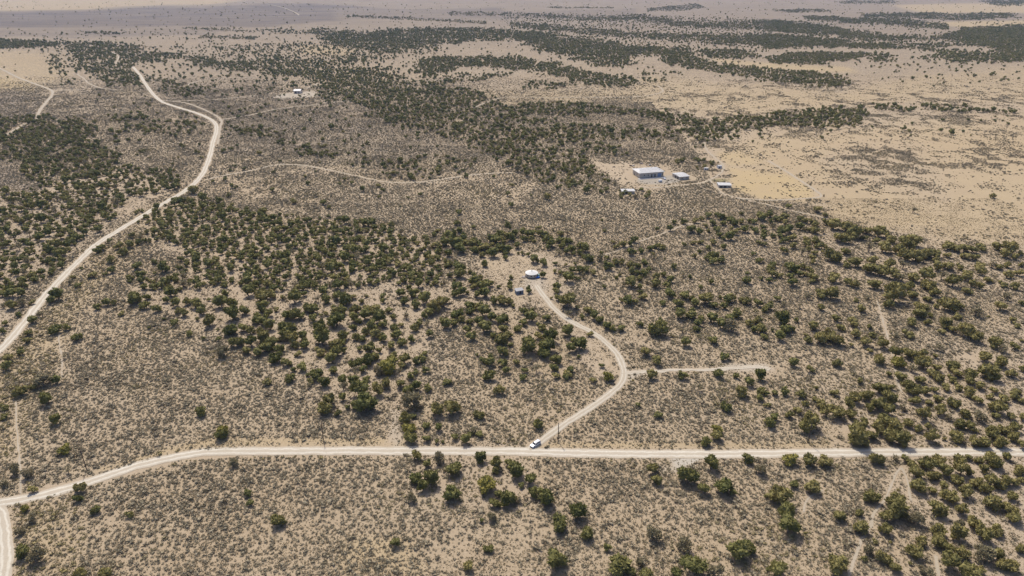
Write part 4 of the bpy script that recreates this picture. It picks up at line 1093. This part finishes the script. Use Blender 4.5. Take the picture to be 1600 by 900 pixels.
# ------------------------------------------------------------------ white car
def wheel(t, x, y, left):
    s = 1 if left else -1
    w_ = MB().tube((x, y - .12, .36), (x, y + .12, .36), .36, .36, 18).build("wheel", M_TYRE, t)
    MB().tube((x, y + s * .10, .36), (x, y + s * .135, .36), .23, .21, 14).build("rim", M_STEEL, w_)
def loft(mb, secs, bulge=True):
    """secs: list of (x, half width low, half width high, z low, z high) boxes joined along x."""
    vs = []
    for x, wl, wh, zl, zh in secs:
        zm = zl + (zh - zl) * .55; wm = max(wl, wh) * 1.02 if bulge else wl + (wh - wl) * .55
        vs += [(x, -wl, zl), (x, -wm, zm), (x, -wh, zh), (x, wh, zh), (x, wm, zm), (x, wl, zl)]
    fs = []
    k = 6
    for i in range(len(secs) - 1):
        for j in range(k):
            fs.append((i * k + j, i * k + (j + 1) % k, (i + 1) * k + (j + 1) % k, (i + 1) * k + j))
    fs.append(tuple(range(k))[::-1]); fs.append(tuple((len(secs) - 1) * k + j for j in range(k)))
    fs = [f[::-1] for f in fs]
    return mb.add(vs, fs)
def suv(name, label, cat, loc, rz, paint, wagon=True, L=5.0):
    t = thing(name, label, cat, loc, rz)
    h = L / 2
    b = MB()
    loft(b, [(h, .72, .62, .42, .70), (h - .12, .86, .78, .30, .88), (h - .55, .93, .86, .28, 1.0), (h - 1.35, .95, .88, .28, 1.08),
             (h - 1.45, .95, .88, .28, 1.10), (-h + .5, .95, .88, .28, 1.12), (-h + .1, .92, .84, .32, 1.08), (-h, .84, .78, .42, .95)])
    body = b.build("body", paint, t, smooth=False)
    c = MB()
    rear = -h + (.12 if wagon else 1.9)
    loft(c, [(h - 1.42, .86, .80, 1.06, 1.10), (h - 2.1, .87, .68, 1.06, 1.66), (h - 2.5, .87, .70, 1.06, 1.74), (rear + .5, .87, .70, 1.06, 1.74), (rear + .18, .86, .68, 1.06, 1.66), (rear, .84, .74, 1.06, 1.12)], False)
    cab = c.build("cabin", paint, t)
    x0 = h - 1.42
    MB().add([(x0 + .02, -.74, 1.13), (x0 + .02, .74, 1.13), (x0 - .565, .60, 1.635), (x0 - .565, -.60, 1.635)], [(0, 1, 2, 3)]).add(
        [(x0 + .0, -.74, 1.11), (x0 + .0, .74, 1.11), (x0 - .585, .60, 1.615), (x0 - .585, -.60, 1.615)], [(3, 2, 1, 0)]).build("windscreen", M_GLASS, t)
    for s in (-1, 1):
        xa, xb = h - 1.75, rear + .35
        n = 3 if wagon else 2
        for k in range(n):
            p, q = xa + (xb - xa) * k / n - .05, xa + (xb - xa) * (k + 1) / n + .05
            top_p = p - (.38 if k == 0 else 0)
            m = MB()
            yo = s * .885; yt = s * .72
            m.box(((p + q) / 2, s * .80, 1.38), (abs(q - p), .17, .02))
            m.add([(p, yo, 1.14), (q, yo, 1.14), (q, yt + s * .02, 1.60), (top_p, yt + s * .02, 1.60)], [(0, 1, 2, 3) if s < 0 else (3, 2, 1, 0)])
            m.build("window", M_GLASS, t)
        wheel(t, h - .95, s * .84, s > 0); wheel(t, -h + 1.05, s * .84, s > 0)
        MB().box((h - .10, s * .62, .76), (.16, .34, .16)).build("headlight", M_LAMP, t)
        MB().box((-h + .03, s * .70, .86), (.08, .2, .26)).build("tail_light", M_RED, t)
        MB().box((h - 1.75, s * 1.0, 1.12), (.14, .20, .14)).build("wing_mirror", paint, t)
        MB().box((-.35, s * .55, 1.765), (1.9, .05, .05)).build("roof_rail", M_STEEL, t)
    MB().box((h - .01, 0, .62), (.06, 1.1, .20)).build("grille", M_DARK, t)
    MB().box((h + .01, 0, .40), (.12, 1.62, .16)).build("bumper", M_STEEL, t)
    if wagon:
        MB().box((rear + .04, 0, 1.36), (.05, 1.25, .36)).build("rear_window", M_GLASS, t)
    return t
c1 = at1(836.5, 696.0)
suv("parked_car", "white estate car with dark windows stopped where the driveway meets the main road", "car", (c1[0], c1[1], .06), R(180 + 43), M_WHITE)

# ------------------------------------------------------------------ round tent (yurt)
yt = thing("yurt", "round tan yurt with a white conical roof in a clearing among junipers", "yurt", (12.7, 404.0, 0))
N_ = 28
MB().tube((0, 0, .0), (0, 0, .55), 4.25, 4.25, N_).build("platform", M_DECK, yt)
MB().tube((0, 0, .553), (0, 0, 2.55), 3.95, 3.95, N_).build("wall", M_YWALL, yt)
rf = MB()
rf.tube((0, 0, 2.35), (0, 0, 2.62), 4.12, 4.20, N_, False)
rf.tube((0, 0, 2.62), (0, 0, 3.75), 4.20, .62, N_, True)
roof = rf.build("roof", M_YROOF, yt)
MB().tube((0, 0, 3.76), (0, 0, 3.95), .52, .42, 12).build("vent_cap", M_DARK, roof)
for a in (-130, -95, -62):
    co, si = math.cos(R(a)), math.sin(R(a))
    MB().box((3.93 * co, 3.93 * si, 1.65), (.14, .85, .75), R(a)).build("window", M_DARK, yt)
dr = MB().box((-3.93 * .94, -3.93 * .34, 1.55), (.16, .95, 1.95), R(200)).build("door", M_WOOD, yt)
dk = thing("entry_deck", "small wooden deck with pale railing at the left side of the yurt", "deck", (7.6, 402.3, 0))
MB().box((0, 0, .40), (1.9, 2.6, .14)).build("floor", M_WOOD, dk)
for k in range(3):
    MB().box((-1.15 - .3 * k, 0, .30 - .1 * k), (.3, 1.3, .08)).build("step", M_WOOD, dk)
for x, y in ((-.9, -1.2), (.9, -1.2), (-.9, 1.2), (.9, 1.2)):
    MB().box((x, y, .68), (.16, .16, 1.3)).build("post", M_WHITE, dk)
MB().box((0, -1.2, 1.30), (1.8, .12, .16)).build("rail", M_WHITE, dk)
MB().box((0, -1.2, .85), (1.8, .10, .12)).build("rail", M_WHITE, dk)
bt = thing("tarp_pile", "bright blue tarpaulin over a pile against the right of the yurt", "tarp", (16.6, 401.1, 0))
tb = MB(); random.seed(3)
blob(tb, (0, 0, .55), 1.0, .85, .14); blob(tb, (.7, .3, .45), .75, .8, .14); blob(tb, (-.6, -.1, .45), .7, .8, .15)
tb.build("tarp", M_BLUE, bt)
MB().box((.1, 0, .08), (2.2, 1.7, .16)).build("pallet", M_WOOD, bt)
pg = thing("water_tank", "pale green tank standing behind the blue tarpaulin by the yurt", "tank", (17.3, 403.2, 0))
MB().tube((0, 0, 0), (0, 0, 1.9), .85, .85, 18).tube((0, 0, 1.9), (0, 0, 2.15), .85, .35, 18).build("tank", M_PALEGREEN, pg)
MB().tube((0, 0, 2.15), (0, 0, 2.25), .28, .28, 12).build("lid", M_DARK, pg)

# ------------------------------------------------------------------ shed by the clearing
sh_ = thing("storage_shed", "small slate grey lean-to shed beside the driveway below the yurt", "shed", (4.3, 378.5, 0), R(22))
MB().prism([(-2.3, 0), (2.3, 0), (2.3, 2.2), (-2.3, 2.2)], -1.4, 1.4).build("wall", M_SLATE, sh_)
MB().add([(-2.55, -1.65, 2.23), (2.55, -1.65, 2.23), (2.55, 1.65, 2.75), (-2.55, 1.65, 2.75), (-2.55, -1.65, 2.36), (2.55, -1.65, 2.36), (2.55, 1.65, 2.88), (-2.55, 1.65, 2.88)],
         [(3, 2, 1, 0), (4, 5, 6, 7), (0, 1, 5, 4), (1, 2, 6, 5), (2, 3, 7, 6), (3, 0, 4, 7)]).build("roof", M_LGREY, sh_)
MB().box((.4, -1.42, 1.0), (1.0, .08, 1.9)).build("door", M_DARK, sh_)
MB().box((0, -1.9, .06), (4.9, 1.0, .12)).build("sill", M_LGREY, sh_)
for x in (-2.3, 2.3):
    MB().box((x, -1.44, 1.1), (.14, .1, 2.2)).build("corner_board", M_LGREY, sh_)

# ------------------------------------------------------------------ buildings of the far homestead
def gable(t, L, D, h, rise, wallm, roofm, over=.7, hip=0.0):
    MB().prism([(-L / 2, 0), (L / 2, 0), (L / 2, h), (-L / 2, h)], -D / 2, D / 2).build("wall", wallm, t)
    a, b = L / 2 + over, D / 2 + over
    r = a - hip
    z0, z1 = h + .02, h + rise
    v = [(-a, -b, z0), (a, -b, z0), (a, b, z0), (-a, b, z0), (-r, 0, z1), (r, 0, z1)]
    v += [(x, y, z + .16) for x, y, z in v]
    f = [(6, 7, 11, 10), (8, 9, 10, 11), (7, 8, 11), (9, 6, 10), (1, 0, 4, 5), (3, 2, 5, 4), (2, 1, 5), (0, 3, 4), (0, 1, 7, 6), (1, 2, 8, 7), (2, 3, 9, 8), (3, 0, 6, 9)]
    rf = MB().add(v, f).build("roof", roofm, t)
    rb = MB()
    k = int(2 * a / 1.2)
    for i in range(1, k):                                   # standing seams
        x = -a + 2 * a * i / k
        xr = max(-r, min(r, x))
        for s in (-1, 1):
            rb.add([(x - .04, s * b, z0 + .165), (x + .04, s * b, z0 + .165), (xr + .04, 0, z1 + .165), (xr - .04, 0, z1 + .165), (x, s * b, z0 + .25), (xr, 0, z1 + .25)],
                   [(0, 4, 5, 3), (4, 1, 2, 5), (0, 1, 4)])
    tag(rb.build("seam", roofm, rf), kind='stuff')
    if rise > .2 and hip < 1:
        for s in (-1, 1):
            x = s * (L / 2 - .05)
            MB().add([(x, -D / 2, h), (x, D / 2, h), (x, 0, h + rise * .9), (x - s * .2, -D / 2, h), (x - s * .2, D / 2, h), (x - s * .2, 0, h + rise * .9)],
                     [(0, 1, 2), (5, 4, 3), (0, 2, 5, 3), (1, 4, 5, 2), (0, 3, 4, 1)]).build("gable", wallm, t)
    return rf
def openings(t, D, lst, par=None):
    for kind, x, z, w_, h_, mat in lst:
        o = MB().box((x, -D / 2 - .03, z), (w_, .12, h_)).build(kind, mat, t)
        if kind == "window":
            MB().box((x, -D / 2 - .10, z - h_ / 2 - .05), (w_ + .2, .12, .08)).build("sill", M_WHITE, o)
        if kind == "door":
            MB().box((x + w_ * .32, -D / 2 - .12, z - .05), (.12, .08, .12)).build("handle", M_STEEL, o)
M_BLUEGREY = simple("blue_grey_panel", (0.17, 0.22, 0.32), 0.1, 0.7)
bm_ = thing("ranch_house", "large grey building with a wide white metal roof, biggest of the far homestead", "building", (130.9, 643.6, 0), R(14.5))
gable(bm_, 24.6, 16.0, 4.7, 1.9, M_GREYWALL, M_WROOF, .9, 4.0)
openings(bm_, 16.0, [("door", 0.2, 1.5, 1.3, 2.9, M_DARK), ("door", 3.6, 1.5, 1.3, 2.9, M_DARK), ("window", -7.4, 2.3, 1.3, 1.2, M_DARK), ("window", -3.4, 2.3, 1.1, 1.2, M_DARK),
                    ("window", 1.9, 2.0, .9, 1.0, M_BLUEGREY), ("garage_door", 8.2, 1.9, 3.6, 3.4, M_BLUEGREY), ("window", 11.3, 2.4, .9, 1.1, M_DARK)])
MB().box((-12.33, -2.0, 2.2), (.12, 1.6, 1.4)).build("window", M_DARK, bm_)
MB().box((-12.35, 3.0, 1.4), (.14, 1.1, 2.5)).build("door", M_DARK, bm_)
MB().tube((5, 3, 5.9), (5, 3, 7.4), .22, .22, 8).build("flue", M_STEEL, bm_)
tag(MB().box((131.8, 632.6, .11), (25.5, 3.6, .16), R(14.5)).build("concrete_apron", M_CONC), kind='structure')
gg = thing("garage", "smaller tan outbuilding with a white roof just right of the large grey building", "garage", (160.4, 634.3, 0), R(17.6))
gable(gg, 10.2, 13.6, 2.9, .9, M_TANWALL, M_WROOF, .5, .5)
openings(gg, 13.6, [("window", -2.5, 1.6, 1.2, .8, M_DARK), ("window", 2.6, 1.6, 1.2, .8, M_DARK)])
for y in (-3.6, .6):
    MB().box((-5.13, y, 1.25), (.12, 2.6, 2.3)).build("garage_door", M_DARK, gg)
oa = thing("open_shed", "long low shed with a pale roof standing right of the garage", "shed", (193.3, 605.2, 0), R(-3))
gable(oa, 11.0, 8.0, 2.3, .5, M_TANWALL, M_WROOF, .5)
openings(oa, 8.0, [("bay", -3.4, 1.05, 2.6, 1.9, M_DARK), ("bay", 0.2, 1.05, 2.6, 1.9, M_DARK), ("bay", 3.7, 1.05, 2.4, 1.9, M_WOOD)])
wt = thing("mobile_home", "long white-roofed building half hidden by junipers in front of the homestead", "building", (102.4, 585.6, 0), R(2))
gable(wt, 11.4, 6.6, 2.5, .5, M_TANWALL, M_WROOF, .3)
openings(wt, 6.6, [("door", -1.5, 1.05, .95, 2.0, M_DARK), ("window", 2.0, 1.5, 1.2, .9, M_DARK), ("window", -4.0, 1.5, 1.2, .9, M_DARK)])
fb = thing("far_barn", "lone white-roofed barn on a pale pad far off at upper left", "barn", (*at1(466, 145.2)[:2], float(terrain(*at1(466, 145.2)[:2]))), R(0))
gable(fb, 10.6, 12.0, 4.0, 1.8, M_GREYWALL, M_WROOF, .5)
openings(fb, 12.0, [("door", -2.0, 1.5, 2.4, 2.9, M_DARK), ("window", 2.6, 2.0, 1.6, 1.1, M_DARK)])
def small_house(px, py, label, rz, s=(4.2, 3.0, 2.2)):
    b = at1(px, py)
    t = thing("white_shed", label, "shed", (b[0], b[1], float(terrain(b[0], b[1]))), R(rz))
    gable(t, s[0], s[1], s[2], .5, M_WHITE, M_WROOF, .2)
    openings(t, s[1], [("door", -.6, 1.0, .9, 1.8, M_DARK), ("window", 1.1, 1.3, .7, .6, M_DARK)])
    return t
small_house(1103, 265.5, "tiny white shed in scrub, left one of two beyond the garage", -6, (3.6, 2.6, 1.9))
small_house(1123.5, 262.5, "tiny white-roofed shed by the dirt track, right one of two beyond the garage", 12, (4.0, 3.4, 2.4))
# white trailer in the yard
b = at1(1031.5, 284.6)
tr = thing("utility_trailer", "small white box trailer parked on gravel before the large grey building", "trailer", (b[0], b[1], 0), R(5))
MB().box((0, 0, 1.25), (3.2, 2.0, 1.7)).build("box", M_WHITE, tr)
MB().tube((1.6, 0, .5), (2.9, 0, .5), .06, .06, 6).build("drawbar", M_STEEL, tr)
for s in (-1, 1):
    MB().tube((-.2, s * 1.08 - .1, .35), (-.2, s * 1.08 + .1, .35), .35, .35, 14).build("wheel", M_TYRE, tr)
MB().box((-1.62, 0, 1.2), (.06, 1.5, 1.3)).build("door", M_LGREY, tr)
b = at1(1037.2, 279.6)
suv("parked_pickup", "pale pickup truck parked at the right end of the large grey building", "pickup", (b[0], b[1], .02), R(200 - 90), M_WHITE, False, 5.4)
# scrap behind the house
for k, (px, py, lb, s) in enumerate([(987, 259.5, "low rusty scrap heap left of the large building's back corner", 2.2), (1003, 256.2, "rusty scrap heap behind the middle of the large building's roof", 2.6),
                                    (1013, 259.2, "long grey scrap heap right behind the large building's roof", 2.4)]):
    b = at1(px, py); random.seed(60 + k)
    t = thing("scrap_heap", lb, "scrap", (b[0], b[1], 0), R(20 * k))
    for j in range(5):
        MB().box((random.uniform(-s, s), random.uniform(-1, 1), random.uniform(.3, .8)), (random.uniform(.8, 2.2), random.uniform(.5, 1.2), random.uniform(.4, .9)), random.random() * 3).build(
            "scrap_panel", random.choice([M_RUST, M_LGREY, M_RUST, M_STEEL]), t)
# charred stumps in the clearing
for px, py, lb in ((888.5, 447, "short charred stump at the clearing's right edge by the driveway"), (789, 435.5, "dark snag beside the juniper left of the clearing")):
    b = at1(px, py)
    t = thing("tree_stump", lb, "stump", (b[0], b[1], 0))
    s_ = MB(); s_.tube((0, 0, -.1), (.05, .05, 1.1), .38, .26, 9); s_.build("stump", M_DARK, t)
    MB().tube((.05, .05, .8), (.75, .2, 1.5), .12, .05, 6).build("branch", M_DARK, t)
    MB().tube((.0, .0, .7), (-.5, .3, 1.3), .10, .04, 6).build("branch", M_DARK, t)

# ------------------------------------------------------------------ air
hz = MB().box((0, 6500, 90), (27000, 19000, 188))
hm = bpy.data.materials.new("haze"); hm.use_nodes = True
hn = hm.node_tree; hn.nodes.remove(hn.nodes["Principled BSDF"])
pv = hn.nodes.new("ShaderNodeVolumePrincipled")
pv.inputs["Color"].default_value = (0.50, 0.68, 1.0, 1)
pv.inputs["Density"].default_value = HAZE
pv.inputs["Anisotropy"].default_value = 0.2
hn.links.new(pv.outputs[0], hn.nodes["Material Output"].inputs["Volume"])
tag(hz.build("haze", hm), kind='stuff')
